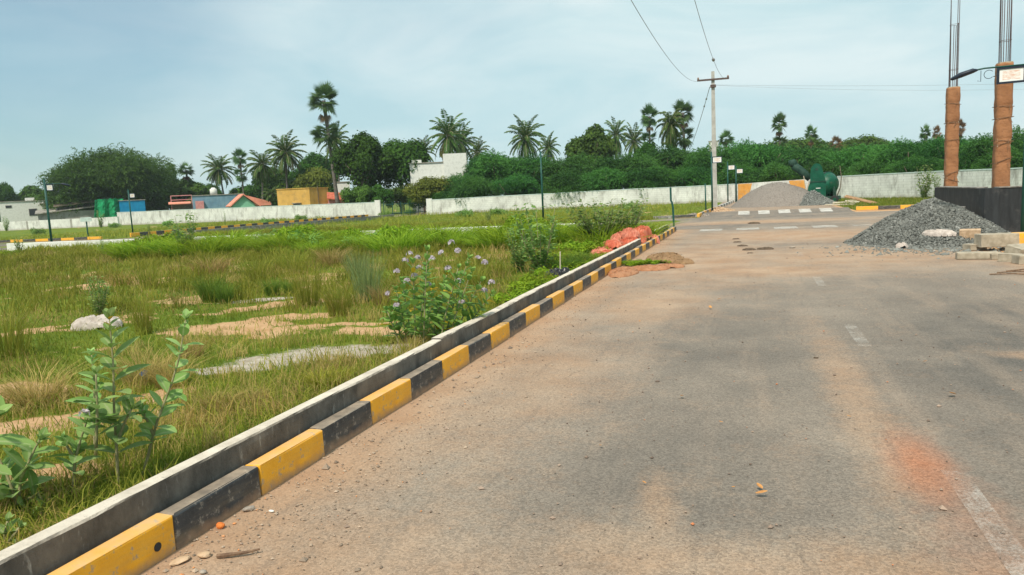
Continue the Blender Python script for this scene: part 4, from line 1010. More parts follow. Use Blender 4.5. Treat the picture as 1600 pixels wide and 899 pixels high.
# ------------------------------------------------------------------ wrapped columns, black wall
def column(x, y, H, ztop_bars, label, seed, side=.34, bars=8, short=()):
    r = np.random.default_rng(seed); root = empty('wrapped_column', (x, y, 0), 0, label, 'column', 'unfinished columns wrapped in brown hessian')
    n = 70; m = 28; V = []; Fc = []; z0 = 1.18
    ties = np.sort(r.uniform(z0+.2, H-.2, 6))
    for i in range(n+1):
        z = z0+(H-z0)*i/n; pinch = sum(math.exp(-((z-t_)/.035)**2) for t_ in ties)
        for k in range(m):
            a = 2*math.pi*k/m; c, s = math.cos(a), math.sin(a); q = (abs(c)**5+abs(s)**5)**(-1/5)
            rad = side/2*q*(1.05+.09*(vnoise(np.array(k*.6+z*2.5), np.array(z*5.0), 1, seed)-.5)+.05*math.sin(z*9+k*.9)*vnoise(np.array(z*4), np.array(k*.3), 1, seed+3))-.014*pinch
            V.append((rad*c, rad*s, z+.012*math.sin(k*1.3+i)))
        if i:
            for k in range(m): Fc.append(((i-1)*m+k, (i-1)*m+(k+1) % m, i*m+(k+1) % m, i*m+k))
    Fc += [tuple(range(m-1, -1, -1)), tuple(n*m+k for k in range(m))]
    MB().add(V, Fc).build('hessian_wrap', m_hessian, root, sm=True)
    MB().box((0, 0, H/2+.01), (side-.05, side-.05, H+.04)).build('concrete_core', m_kgrey, root)
    tw = MB()
    for t_ in ties:
        e = side/2+.018; tl = r.uniform(-.16, .16)
        tw.tube([(-e, -e, t_), (e, -e, t_+tl), (e, e, t_+tl*.4), (-e, e, t_), (-e, -e, t_)], .008, 5)
        tw.tube([(e*.4, -e-.01, t_), (e*.4+r.uniform(-.1, .1), -e-.03, t_-.12)], .006, 4)
    tw.build('tie_rope', m_twig, root)
    e = side/2-.07; g_ = [(-e, -e), (0, -e), (e, -e), (e, 0), (e, e), (0, e), (-e, e), (-e, 0)]
    for k, (bx, by) in enumerate(g_[:bars]):
        zt = ztop_bars if k not in short else H+short[k]
        lx, ly = r.uniform(-.03, .03, 2)
        MB().tube([(bx, by, H-.1), (bx+lx*.5, by+ly*.5, (H+zt)/2), (bx+lx, by+ly, zt)], .0095, 6).build('rebar', m_steel, root)
    st_ = MB()
    for zz in (H+.55, H+1.9):
        st_.tube([(-e-.01, -e-.01, zz), (e+.01, -e-.01, zz+.01), (e+.01, e+.01, zz), (-e-.01, e+.01, zz), (-e-.01, -e-.01, zz)], .006, 5)
    st_.build('stirrup', m_steel, root)
    return root
c2 = P(1563.5, 290, 18.95); c1_ = P(1485.5, 290, 23.5)
H2 = P(1563.5, 100, 18.95).z; H1 = P(1485.5, 138, 23.5).z
column(c1_.x, c1_.y, H1, H1+3.4, 'left unfinished column wrapped in brown hessian with long steel bars and a few short ones', 31, bars=8, short={1: 1.85, 3: 1.95, 5: 1.9})
column(c2.x, c2.y, H2, H2+3.2, 'right unfinished column wrapped in brown hessian with dense steel bars, behind the sign box', 32)
bw = empty('black_wall', (5.75, 21.6, 0), 0, 'low wall painted black under the two hessian wrapped columns', 'wall')
MB().box((0.0, (c1_.y-21.6)/2+.08, .6), (.24, c1_.y-21.6+.3, 1.2)).build('side_masonry', m_blackwall, bw)
MB().box((3.4, .0-.13, .6), (6.6, .22, 1.195)).build('front_masonry', m_blackwall, bw)
MB().box((-.02, -.16, .605), (.34, .30, 1.21), 0, .01).build('pilaster', m_blackwall, bw)
MB().box((c1_.x-5.75, c1_.y-21.6, .6), (.40, .40, 1.21), 0, .01).build('pilaster', m_blackwall, bw)
MB().box((c2.x-5.75, c2.y-21.6, .6), (.38, .38, 1.205), 0, .01).build('pilaster', m_blackwall, bw)
MB().box((3.4, -.13, 1.215), (6.6, .26, .03), 0, .005).build('capping', m_conc, bw)
MB().box((.0, (c1_.y-21.6)/2+.3, 1.215), (.28, c1_.y-21.6-.7, .03), 0, .005).build('capping', m_conc, bw)

# ------------------------------------------------------------------ heaps
def heap(name, c, rx, ry, h, mat, n=64, p=1.25, seed=1, rough=.04, label=None, cat='heap', rot=0, stones=0, ssz=.05, smat=None, peak=(0, 0), kind=None):
    r = np.random.default_rng(seed); xs_ = np.linspace(-1.15, 1.15, n); X, Y = np.meshgrid(xs_, xs_)
    def hz(u, v):
        q = np.sqrt(u*u+v*v)*(1+.22*(vnoise(np.arctan2(v, u)*1.3+9, u*0+seed, 1, seed)-.5))
        sh = np.sqrt((u-peak[0])**2+(v-peak[1])**2)
        z = np.clip(1-q, -.1, 1); z = np.where(z > 0, 1-np.clip(q, 0, 1)**p, z)
        return z*h*(1+.12*(fnoise(u, v, 3, seed)-.5))+rough*(fnoise(u, v, 14, seed+2)-.5)*np.clip(1.1-q, 0, 1)
    Z = hz(X, Y)-.02
    V = np.stack([X*rx, Y*ry, Z], 2).reshape(-1, 3); i, j = np.meshgrid(np.arange(n-1), np.arange(n-1), indexing='ij'); b = (i*n+j).ravel()
    Fc = np.stack([b, b+1, b+n+1, b+n], 1)
    keep = (Z.ravel()[Fc].max(1) > -.03); Fc = Fc[keep]
    o = obj_from(name, V, Fc, mat, attrs={'var': r.random(len(V))*.5}, sm=True)
    if stones:
        a = r.uniform(0, 2*np.pi, stones); q = np.sqrt(r.random(stones))*1.06; u = q*np.cos(a); v = q*np.sin(a)
        P0 = np.stack([u*rx, v*ry, np.maximum(hz(u, v), 0)+.0], 1)
        base = np.array([(1, 0, 0), (-1, 0, 0), (0, 1, 0), (0, -1, 0), (0, 0, 1), (0, 0, -1)])*1.0
        tri = np.array([(0, 2, 4), (2, 1, 4), (1, 3, 4), (3, 0, 4), (2, 0, 5), (1, 2, 5), (3, 1, 5), (0, 3, 5)])
        sz = ssz*r.uniform(.45, 1.5, (stones, 1, 1))*np.array([1, .8, .5])
        Rm = np.stack([rdir(stones, r) for _ in range(3)], 1)
        q_, _ = np.linalg.qr(Rm)
        vv = (base[None]*(1+.35*r.uniform(-1, 1, (stones, 6, 3))))*sz
        vv = np.einsum('nij,nkj->nki', q_, vv)+P0[:, None, :]
        FF = (np.arange(stones)[:, None, None]*6+tri[None]).reshape(-1, 3)
        s_ = obj_from('loose_stones', vv.reshape(-1, 3), FF, smat or mat, o, {'var': np.repeat(r.random(stones), 6)})
        tag(s_, kind='stuff')
    o.location = c; o.rotation_euler = (0, 0, rot)
    if label: tag(o, label, cat)
    return o
hc = (4.2, 20.35, 0)
heap('stone_heap', hc, 1.82, 2.05, 1.0, m_chipA, 90, 1.35, 3, .07, 'large heap of dark grey crushed stone in front of the black wall', 'stone heap', stones=16000, ssz=.036, smat=m_chipA)
heap('gravel_heap', (1.85, 56.2, 0), 3.25, 3.3, 1.60, m_gravel, 80, 1.9, 4, .10, 'broad heap of fine light grey gravel in front of the orange painted wall', 'gravel heap', stones=2500, ssz=.02, smat=m_gravel)
heap('stone_heap', (4.0, 54.2, 0), 1.6, 1.6, .95, m_chipA, 50, 1.1, 5, .1, 'small dark stone heap between the light gravel heap and the mixer', 'stone heap', stones=1800, ssz=.06, smat=m_chipA)
M_SAND = pmat('sand_brown', (.20, .12, .06), (.32, .20, .11), 6, 1, 40, .02); M_EARTH = pmat('red_earth', (.33, .145, .07), (.42, .21, .115), 6, 1, 40, .02)
heap('rubble_heap', (-1.9, 49.0, 0), .9, 1.4, .25, pmat('brick_rubble', (.36, .16, .09), (.5, .4, .33), 5, 1, 20, .02), 40, 1.0, 8, .1, 'low heap of broken brick and stone at the foot of the utility pole', 'rubble', stones=600, ssz=.07, smat=m_stonet)
heap('rubble_heap', (-2.9, 41.5, 0), .8, .9, .15, m_conc, 30, 1.0, 9, .1, 'grey rubble along the corner kerb left of the utility pole', 'rubble', stones=300, ssz=.06, smat=m_stone)

# crumpled sheets / sacks
def crumple(name, c, sx, sy, h, mat, seed, label=None, cat='sheet', n=46, freq=3.0, rot=0, parent=None, z0=0):
    r = np.random.default_rng(seed); u = np.linspace(-1, 1, n); X, Y = np.meshgrid(u, u)
    q = np.sqrt(X**2+Y**2)/(.82+.36*vnoise(np.arctan2(Y, X)*1.6+5, X*0+seed, 1, seed))
    dome = np.clip(1-q**3, 0, 1)**.5
    rid = 1-np.abs(fnoise(X, Y, freq, seed, 3)*2-1)*1.6; rid2 = 1-np.abs(fnoise(X+3, Y-2, freq*2.1, seed+5, 3)*2-1)*1.5
    Z = h*dome*(.44+.38*rid+.26*rid2)
    Xd = X*sx+.06*sx*(fnoise(X, Y, freq*2, seed+9)-.5)*4*dome; Yd = Y*sy+.06*sy*(fnoise(X, Y, freq*2, seed+12)-.5)*4*dome
    V = np.stack([Xd, Yd, np.where(q < 1.02, np.maximum(Z, 0.01), -.03)+z0], 2).reshape(-1, 3)
    i, j = np.meshgrid(np.arange(n-1), np.arange(n-1), indexing='ij'); b = (i*n+j).ravel(); Fc = np.stack([b, b+1, b+n+1, b+n], 1)
    Fc = Fc[(q.ravel()[Fc].min(1) < 1.0)]
    o = obj_from(name, V, Fc, mat, parent, sm=False); o.location = c; o.rotation_euler = (0, 0, rot)
    if label: tag(o, label, cat)
    return o
RB = [(-3.30, 17.3, 0, .34, .5, .26, 'frontmost red sack of the heap, lying against the channel wall'), (-3.62, 17.9, 0, .36, .55, .30, 'front left red sack of the heap, in the weeds'), (-3.22, 18.5, 0, .36, .6, .34, 'pale red sack behind the frontmost one of the heap'),
      (-3.55, 19.1, .05, .40, .6, .36, 'middle red sack of the heap with deep folds'), (-3.15, 19.8, .05, .36, .65, .38, 'red sack against the end of the long channel wall'), (-3.50, 20.6, .1, .42, .7, .46, 'large red sack at the back of the heap'),
      (-3.12, 21.0, .05, .34, .65, .42, 'red sack in the gap of the channel wall'), (-3.22, 20.3, .34, .34, .55, .36, 'topmost left red sack of the heap'), (-3.02, 21.3, .36, .28, .5, .34, 'topmost right red sack of the heap with a pointed fold'), (-2.84, 22.2, .02, .26, .7, .30, 'red sack folded over onto the painted kerb'), (-3.38, 18.3, .24, .30, .5, .22, 'thin red sack draped over the front part of the heap')]
for k, (x, y, z, a_, b_, h_, lb) in enumerate(RB):
    crumple('red_sack', (x*.85-.40, y, z*.8), a_*.8, b_*.85, h_*.85, (m_red, m_red2)[k % 2], 20+k, lb, 'sack', 34, 3.4, random.uniform(-.5, .5))['group'] = 'heap of crumpled red sacks beside the kerb'
for args in (((-1.80, 16.5, 0), .40, .5, .19, M_SAND, 61, 'small heap of brown sand on the road beside green weeds'), ((-1.35, 16.0, 0), .22, .3, .10, M_SAND, 62, 'tail of brown sand running right from the small sand heap'),
             ((-2.35, 14.2, 0), .30, .7, .10, M_EARTH, 63, 'red earth spill lying against the kerb by the road weeds'), ((-1.95, 14.9, 0), .42, .35, .08, M_EARTH, 64, 'middle red earth spill in front of the road weeds'), ((-1.6, 15.3, 0), .32, .3, .06, M_EARTH, 65, 'outer red earth spill furthest from the kerb')):
    crumple('sand_heap', args[0], args[1], args[2], args[3], args[4], args[5], args[6], 'sand heap', 44, 4.0)
crumple('white_sack', (-8.95, 8.15, .02), .34, .17, .17, m_sack, 13, 'crumpled dirty white sack lying on bare soil behind the left milkweed plant', 'sack', 40, 2.2, R(30))
crumple('black_bag', (-3.25, 12.75, 0), .30, .38, .28, m_blackbag, 14, 'crumpled black plastic bag in the grass beside the channel wall', 'bag', 36, 3)
MB().tube([(-3.3, 13.0, 0), (-3.32, 13.0, .62)], .012, 6)
o = MB().tube([(-3.32, 13.05, -.02), (-3.3, 13.05, .55)], .012, 6).build('stick', m_woodp); tag(o, 'thin pale upright stick beside the black bag', 'stick')
s_ = G(1458, 386); heap_top = .33
crumple('white_sack', (4.05, 18.85, .26), .36, .17, .12, m_sack, 15, 'dusty white sack lying on the lower slope of the dark stone heap', 'sack', 40, 2.4, R(-25))
crumple('white_sack', (3.23, 18.45, .02), .13, .1, .12, m_sack, 16, 'small white bundle at the front foot of the dark stone heap', 'sack', 24, 2.4)
# roofing tarp bits near the weeds at left rear
crumple('pale_bundle', (-18.6, 24.9, 0), .4, .4, .5, m_sack, 17, 'pale rounded bundle among the green bushes, left of centre field', 'bundle', 24, 2)
crumple('pale_bundle', (-16.6, 25.2, 0), .4, .4, .6, m_sack, 18, 'second pale bundle among the green bushes, further right', 'bundle', 24, 2)

# loose kerb blocks beside the heap
def block(px, py, size, rz, label, mat=m_kgrey, z=0, pit=0, end=None):
    g_ = G(px, py); o = MB().box((0, 0, 0), size, 0, .012, .006).build('concrete_block', mat); o.location = (g_.x, g_.y, size[2]/2+z); o.rotation_euler = (pit, 0, rz)
    tag(o, label, 'concrete block', 'loose concrete blocks beside the stone heap')
    if end:
        e = MB().box((size[0]/2+.002, 0, 0), (.30, size[1]+.008, size[2]+.008), 0, .01).build('painted_end', end, o)
    return o
block(1562, 391, (.85, .34, .26), R(8), 'large tan concrete block with a yellow painted end, back row', z=.08, end=m_ky)
block(1527, 405, (.68, .24, .13), R(-6), 'flat long tan concrete block, frontmost left one')
block(1563, 405, (.40, .22, .11), R(10), 'small flat block between the front left block and right tumbled blocks')
block(1578, 409, (.34, .2, .14), R(-25), 'small tan block at the front centre right')
block(1597, 404, (.5, .3, .2), R(35), 'tilted tan block near the green post foot', z=.03, pit=R(14))
block(1603, 412, (.35, .25, .15), R(12), 'tan block cut by the right edge of view, lowest')
block(1523, 391, (.36, .26, .13), R(20), 'flat block under the upper left rounded block', z=.0)
block(1515, 384, (.40, .28, .2), R(-15), 'rounded pale block resting on the edge of the stone heap', z=.16, mat=m_stonet, pit=R(6))
block(1540, 380, (.40, .28, .18), R(25), 'grey block half sunk in the stones behind the large tan block', z=.05, mat=m_conc, pit=R(6))
o = block(1490, 372, (.5, .3, .12), R(-20), 'grey slab at the wall behind the right flank of the stone heap', z=.62, mat=m_conc); o.location.y += 1.1; o.location.x += .25

# rods / sticks at right edge
for k, (px, py, a_) in enumerate(((1590, 427, R(10)), (1582, 431, R(-12)), (1600, 424, R(22)))):
    g_ = G(px, py); o = MB().tube([(-.3, 0, .02), (0, .02, .03), (.35, 0, .02)], .011, 5).build('stick', m_twig); o.location = g_; o.rotation_euler = (0, 0, a_)
    tag(o, ('middle dark stick', 'lowest dark stick', 'topmost dark stick')[k]+' of the three lying on the road at the right edge', 'stick')

# planks by the mixer
def plank(px, py, L, rz, label, mat, z=.12, tilt=0, wd_=.35, th_=.06):
    g_ = G(px, py); o = MB().box((0, 0, 0), (L, wd_, th_), 0, .005).build('plank', mat); o.location = (g_.x, g_.y, z); o.rotation_euler = (R(10), tilt, rz); tag(o, label, 'plank', 'planks lying beside the mixer'); return o
plank(1345, 320, 1.9, R(-20), 'brown board leaning to the right on the grass beside the mixer', m_wood, .3, R(16), .5)
plank(1322, 319, 1.6, R(-12), 'pale plank lying flat right of the mixer', m_woodp, .1)
plank(1312, 322, 1.9, R(-35), 'long pale pole like plank in front of the other pale plank', m_woodp, .08, 0, .14)
plank(1335, 316, 1.2, R(5), 'short pale plank behind the leaning brown board', m_woodp, .1)

# ------------------------------------------------------------------ concrete mixer
mD = 52.5; mc = P(1276, 319, mD); mx_ = empty('concrete_mixer', (mc.x, mc.y, 0), -YAW*.0+facing(1276), 'dark green concrete mixer with tall hopper, raised chute and round drum', 'concrete mixer')
u_ = mD/F  # metres per photo pixel there
def Z(py): return 1.6+(282.6-py)*u_
mm = MB(); mm.box((.1, 0, .42), (2.9, 1.2, .14)); mm.box((.1, -.55, .30), (2.9, .10, .10)); mm.box((-.95, 0, .6), (.12, 1.1, .5)); mm.box((1.2, 0, .6), (.12, 1.1, .5)); mm.build('chassis', m_mixdark, mx_)
for x, y in ((-.9, -.6), (1.15, -.6), (-.9, .6), (1.15, .6)):
    t_ = MB(); pts_ = [(x, y-.09, .26), (x, y-.07, .26), (x, y+.07, .26), (x, y+.09, .26)]; t_.tube(pts_, [.22, .27, .27, .22], 18)
    wh = t_.build('wheel', m_rubber, mx_); MB().tube([(x, y-.1, .26), (x, y+.1, .26)], .12, 12).build('rim', m_mixer, wh)
# hopper / housing: rounded tall body
prof = [(-.70, Z(313)), (.60, Z(313)), (.60, Z(285)), (.42, Z(270)), (.33, Z(262)), (.20, Z(257.5)), (.0, Z(256)), (-.2, Z(257.5)), (-.36, Z(263)), (-.42, Z(272)), (-.42, Z(284)), (-.55, Z(292))]
mm = MB(); mm.prism([(x, -.75, z) for x, z in prof], (0, .85, 0)); hp_ = mm.build('housing', m_mixer, mx_)
mm = MB(); mm.prism([(-.60, -.80, Z(311)), (.50, -.80, Z(311)), (.50, -.80, Z(285)), (-.38, -.80, Z(285))], (0, .045, 0)); mm.build('door_panel', m_mixer, hp_)
MB().box((0.05, -.815, Z(284)), (1.1, .05, .05)).build('seam', m_mixdark, hp_)
MB().tube([(0, -.77, Z(265)), (0, -.74, Z(265))], .10, 12).build('vent', m_mixdark, hp_)
MB().box((.1, -.81, Z(294)), (.30, .03, .05)).build('name_plate', m_white, hp_)
# drum behind, axis toward the viewer's right
mm = MB(); cx_, cz_ = .72, Z(289); mm.tube([(cx_+.38, -.35, cz_-.1), (cx_+.30, -.30, cz_-.08), (cx_, 0, cz_), (cx_-.35, .4, cz_), (cx_-.7, .75, cz_)], [.35, .62, .86, .86, .4], 24); dr = mm.build('drum', m_mixer, mx_, sm=True)
mm = MB(); mm.tube([(cx_+.06, -.06, cz_), (cx_-.02, .02, cz_)], .90, 28); mm.build('ring_gear', m_mixdark, dr)
mm = MB(); mm.box((cx_+.4, .1, .75), (.14, .9, .8)); mm.build('drum_support', m_mixdark, mx_)
# raised loading chute
mm = MB(); mm.tube([(-.42, -.2, Z(279)), (-.75, -.2, Z(272)), (-1.20, -.2, Z(263)), (-1.5, -.2, Z(257.5))], [.24, .27, .28, .27], 14); mm.build('chute', m_mixdark, mx_, sm=True)
mm = MB(); mm.tube([(-1.45, -.2, Z(258)), (-1.62, -.2, Z(252)), (-1.66, -.2, Z(248.5))], [.26, .27, .20], 14); mm.build('chute_mouth', m_mixdark, mx_, sm=True)
mm = MB(); mm.tube([(-.75, -.5, .5), (-.5, -.5, Z(284))], .035, 6); mm.tube([(-.62, -.55, .5), (-.85, -.4, Z(274))], .03, 6); mm.build('strut', m_woodp, mx_)
# orange ball-shaped pot left of the mixer
g_ = P(1238, 319, 51); o = MB().tube([(0, 0, .02), (0, 0, .06), (0, 0, .2), (0, 0, .36), (0, 0, .48), (0, 0, .54), (0, 0, .6)], [.12, .24, .34, .33, .2, .11, .14], 18).build('water_pot', pmat('pot_orange', (.55, .13, .07), (.75, .35, .27), 3, .5), sm=True)
o.location = (g_.x, g_.y, 0); tag(o, 'round orange red water pot lying at the foot of the gravel heap', 'pot')
# thin bent dry stick plant by the wall right of the mixer
a = P(1312, 310, 60); o = MB().tube([(0, 0, 0), (.35, 0, 1.0), (.42, 0, 1.8), (.30, 0, 2.7)], [.05, .04, .035, .02], 6).build('dead_stem', m_bark, sm=True); o.location = (a.x-.3, a.y, 0); tag(o, 'thin bare bent stem against the wall right of the mixer', 'stem')

# ------------------------------------------------------------------ milkweed plants
RIB = []
LEAFO = [(0, 0), (.10, .16), (.28, .34), (.5, .42), (.72, .36), (.9, .18), (1, 0)]
def big_leaf(c, d, n, L, V, Fc, A, var, wf=.75, curl=.18):
    d = Vector(d).normalized(); s = d.cross(Vector(n)).normalized(); nn = s.cross(d)
    b = len(V); k = len(LEAFO)
    for (u, v) in LEAFO:
        base = Vector(c)+d*(u*L)+nn*(-curl*L*u*u)
        V.append(base); V.append(base+s*(v*L*wf)+nn*(.16*L*v)); V.append(base-s*(v*L*wf)+nn*(.16*L*v)); A += [var]*3; RIB.extend([1, 0, 0])
    for q in range(k-1):
        a0, a1 = b+3*q, b+3*q+3
        Fc.append((a0, a1, a1+1, a0+1)); Fc.append((a0, a0+2, a1+2, a1))
def milkweed(stems, D, label, seed, Lmax=.15, flowers=(), mat=m_milk, pitch=26, name='milkweed_plant', lean=0, depthj=.06, group=None):
    r = np.random.default_rng(seed)
    b0 = P(stems[0][0][0], stems[0][0][1], D); root = empty(name, (b0.x, b0.y, 0), 0, label, 'plant', group)
    o0 = Vector((b0.x, b0.y, 0)); V, Fc, A = [], [], []; sm_ = MB(); fl = []; RIB.clear()
    for si, st in enumerate(stems):
        Dj = D+(r.uniform(-depthj, depthj) if si else 0)
        pts = [P(x, y, Dj)-o0 for x, y in st]; 
        seg = []
        for a, b in zip(pts[:-1], pts[1:]):
            n = max(2, int((b-a).length/.03)); seg += [a.lerp(b, k/n) for k in range(n)]
        seg.append(pts[-1]); T = len(seg)
        sm_.tube(seg[::2]+[seg[-1]], [max(.0035, .010*(1-.65*k/(T/2+1))) for k in range(len(seg[::2])+1)], 7)
        tot = sum((b-a).length for a, b in zip(seg[:-1], seg[1:])); acc = 0; nxt = tot*(.22 if si == 0 else .12); tw = r.uniform(0, 3)
        for k in range(1, T):
            acc += (seg[k]-seg[k-1]).length
            if acc >= nxt:
                f = acc/tot; t_ = (seg[k]-seg[k-1]).normalized(); L = 1.3*Lmax*(.55+.55*math.sin(math.pi*min(1, f*.9+.1)))*r.uniform(.8, 1.1)
                if f > .93: L *= .6
                a = t_.orthogonal().normalized(); a.rotate(Matrix.Rotation(tw, 3, t_)); el = r.uniform(.35, .8)+.5*(f > .85)
                for sg in (-1, 1):
                    if r.random() < .07: continue
                    d = a*sg+t_*el; big_leaf(seg[k], d, t_*1-a*sg*el*.3, L*r.uniform(.85, 1.1), V, Fc, A, .97 if r.random() < .05 else r.uniform(0, .88), .58+.12*r.random(), r.uniform(.0, .35))
                tw += math.pi/2+r.uniform(-.3, .3); nxt += L*.30+.010
        # tip rosette
        tip = seg[-1]; t_ = (seg[-1]-seg[-3]).normalized()
        for q in range(4):
            a = t_.orthogonal().normalized(); a.rotate(Matrix.Rotation(q*math.pi/2+r.random(), 3, t_)); big_leaf(tip, a*.5+t_, t_-a, Lmax*r.uniform(.45, .7), V, Fc, A, r.uniform(.5, .9), .7, .1)
    sm_.build('stem', m_stem, root, sm=True)
    obj_from('leaves', V, Fc, mat, root, {'var': A, 'rib': list(RIB)}, sm=True)
    if flowers:
        C_, D_, N_ = [], [], []; bm_ = MB()
        for (fx, fy, fr, nfl) in flowers:
            c = P(fx, fy, D-.05-r.uniform(0, .1))-o0
            for q in range(nfl):
                dd = rdir(1, r)[0]; dd[2] = abs(dd[2]); cc = np.array(c)+dd*fr; ax = dd
                a = np.cross(ax, [.3, .2, .9]); a /= np.linalg.norm(a); b = np.cross(ax, a)
                for k in range(5):
                    an = k*2*math.pi/5; pd = a*math.cos(an)+b*math.sin(an)+ax*.3; C_.append(cc+pd*.011); D_.append(pd); N_.append(ax)
        V, Fc = leaf_quads(np.array(C_), np.array(D_), np.array(N_), .024, .014, .05)
        obj_from('flowers', V, Fc, m_flower, root, {'var': rng.random(len(V)//4).repeat(4)*.9})
    return root
milkweed([[(185, 768), (182, 700), (178, 640), (177, 570), (171, 500)], [(183, 690), (195, 660), (205, 640)]], 4.18, 'tallest near milkweed plant with broad pale leaves in front of the white sack', 41, .145, ())
milkweed([[(222, 748), (245, 660), (268, 600), (280, 560), (290, 500)], [(240, 680), (222, 640)]], 4.32, 'slanting near milkweed stem with one yellow leaf right of the tallest plant', 42, .11, ())
milkweed([[(114, 774), (117, 720), (128, 680), (140, 645)], [(150, 700), (152, 640), (150, 585)], [(118, 720), (100, 690)]], 4.10, 'near milkweed plant with a lilac flower tuft left of the tallest plant', 43, .11, ((132, 648, .02, 6),))
milkweed([[(28, 800), (32, 750), (55, 700), (62, 688)], [(28, 790), (10, 740), (-10, 700)], [(30, 790), (60, 770), (72, 800)], [(28, 780), (5, 770), (-20, 760)]], 3.95, 'bushy low milkweed plant with broad leaves at the left edge', 44, .135)
milkweed([[(150, 715), (146, 660), (148, 600), (143, 555)]], 4.55, 'thin milkweed stem with orange leaf just behind the tallest plant', 45, .10)
milkweed([[(-60, 760), (-40, 700), (-15, 655)]], 3.6, 'milkweed leaf reaching into view at the left edge', 46, .19)
milkweed([[(10, 850), (8, 835), (12, 815)], [(12, 850), (30, 825)]], 3.5, 'small milkweed seedling at the foot of the channel wall, bottom left', 47, .07)
# flowering bush
st = []; r = np.random.default_rng(50)
for k in range(15):
    a = (k-7)/7; tx = 682+a*82+r.uniform(-8, 8); ty = 390+45*abs(a)**1.6+r.uniform(-8, 62)
    bx = 668+a*44; st.append([(bx, 545-abs(a)*6), (bx+(tx-bx)*.3, 545-(545-ty)*.4), (bx+(tx-bx)*.7, 545-(545-ty)*.75), (tx, ty)])
milkweed(st, 8.15, 'large flowering milkweed bush with lilac white flower heads beside the channel wall', 51, .125,
         tuple((x, y, .03, 11) for x, y in ((620, 425), (633, 408), (655, 420), (648, 432), (675, 405), (690, 396), (705, 380), (715, 393), (747, 405), (757, 411), (768, 442), (757, 455), (620, 478), (607, 460), (715, 440), (722, 473), (652, 404), (640, 398), (669, 446), (700, 420), (636, 440))), mat=m_milkf, depthj=.5, name='flowering_bush')

# far leafy saplings, three models copied
def sapling(seed, nst=7, H=1.5, spread=.5, L=.11):
    r = np.random.default_rng(seed); root = empty('leafy_sapling'); C_, D_, N_, L_ = [], [], [], []; sm_ = MB()
    for k in range(nst):
        a = r.uniform(0, 6.28); e = Vector((math.cos(a)*spread*r.uniform(.2, 1), math.sin(a)*spread*r.uniform(.2, 1), H*r.uniform(.55, 1)))
        pts = [Vector((0, 0, 0)), Vector((e.x*.5, e.y*.5, e.z*.4)), e]; sm_.tube(pts, [.014, .009, .004], 5)
        for f in np.arange(.10, 1.02, .055):
            p = pts[0].lerp(pts[1], f/.5) if f < .5 else pts[1].lerp(pts[2], (f-.5)/.5)
            for q in range(3):
                d = rdir(1, r)[0]; d[2] = abs(d[2])*.5; C_.append(np.array(p)+d*L*r.uniform(.5, 1.3)); D_.append(d); N_.append(np.array([0, 0, 1])+.5*rdir(1, r)[0]); L_.append(L*r.uniform(.6, 1.2))
    sm_.build('stem', m_stem, root); V, Fc = leaf_quads(np.array(C_), np.array(D_), np.array(N_), np.array(L_), np.array(L_)*.6, .08)
    obj_from('leaves', V, Fc, m_sap, root, {'var': r.random(len(C_)).repeat(4)*.9}); return root
sA, sB, sC = sapling(61, 12, 1.5, .6, .13), sapling(62, 24, 1.5, .85, .12), sapling(63, 7, 1.5, .4, .12)
for k, px, pb, pt, sp, lb in [
    (sA, 292, 402, 343, 1.1, 'tall leafy sapling in front of the bright bush row on the left'), (sC, 160, 400, 372, .6, 'small leafy sapling before the white channel wall at left'), (sA, 32, 396, 372, 1.0, 'leafy sapling at the left end of the white channel wall'),
    (sA, 845, 432, 334, 1.15, 'tall leafy shrub beside the mid field lamp post, right of the flowering bush'), (sA, 812, 425, 365, 1.2, 'leafy shrub immediately right of the flowering bush'), (sB, 938, 384, 322, 1.6, 'tall wispy shrub behind the red sheets, left one'), (sB, 975, 380, 322, 1.7, 'tall wispy shrub behind the red sheets, right one'),
    (sC, 905, 378, 345, .8, 'short wispy shrub left of the red sheets'), (sA, 1443, 312, 266, 1.0, 'leafy shrub growing behind the dark stone heap by the wall'), (sC, 1462, 312, 275, .9, 'slimmer leafy shrub just left of the left wrapped column'),
    (sC, 508, 338, 322, .5, 'small dark sapling at the foot of the left boundary wall'), (sA, 158, 357, 333, .7, 'dark sapling in front of the low stained wall'), (sC, 352, 352, 333, .4, 'tiny sapling before the long left wall below the blue house'), (sA, 155, 495, 440, 1.1, 'small leafy weed in open grass above the white sack'),
    (sC, 235, 372, 350, .6, 'leafy sapling left of the street corner'), (sA, 765, 352, 330, .7, 'sapling in the verge before the middle wall, left of lamp post'), (sC, 1313, 311, 297, .5, 'small sprout at the wall right of the mixer'), (sA, 10, 362, 342, .9, 'dark shrub at the far left edge before the low wall'), (sB, 895, 372, 352, 1.2, 'low leafy shrub before the white wall piece right of the lamp post'), (sC, 630, 338, 320, .6, 'sapling in the gate gap between the walls')]:
    b_ = G(px, pb); D = depth(b_.x, b_.y); z = P(px, pt, D).z; place(k, b_, sp*z/1.5*1.1, z/1.5*1.2, random.uniform(0, 6), lb, 'shrub', 'leafy saplings in the field')

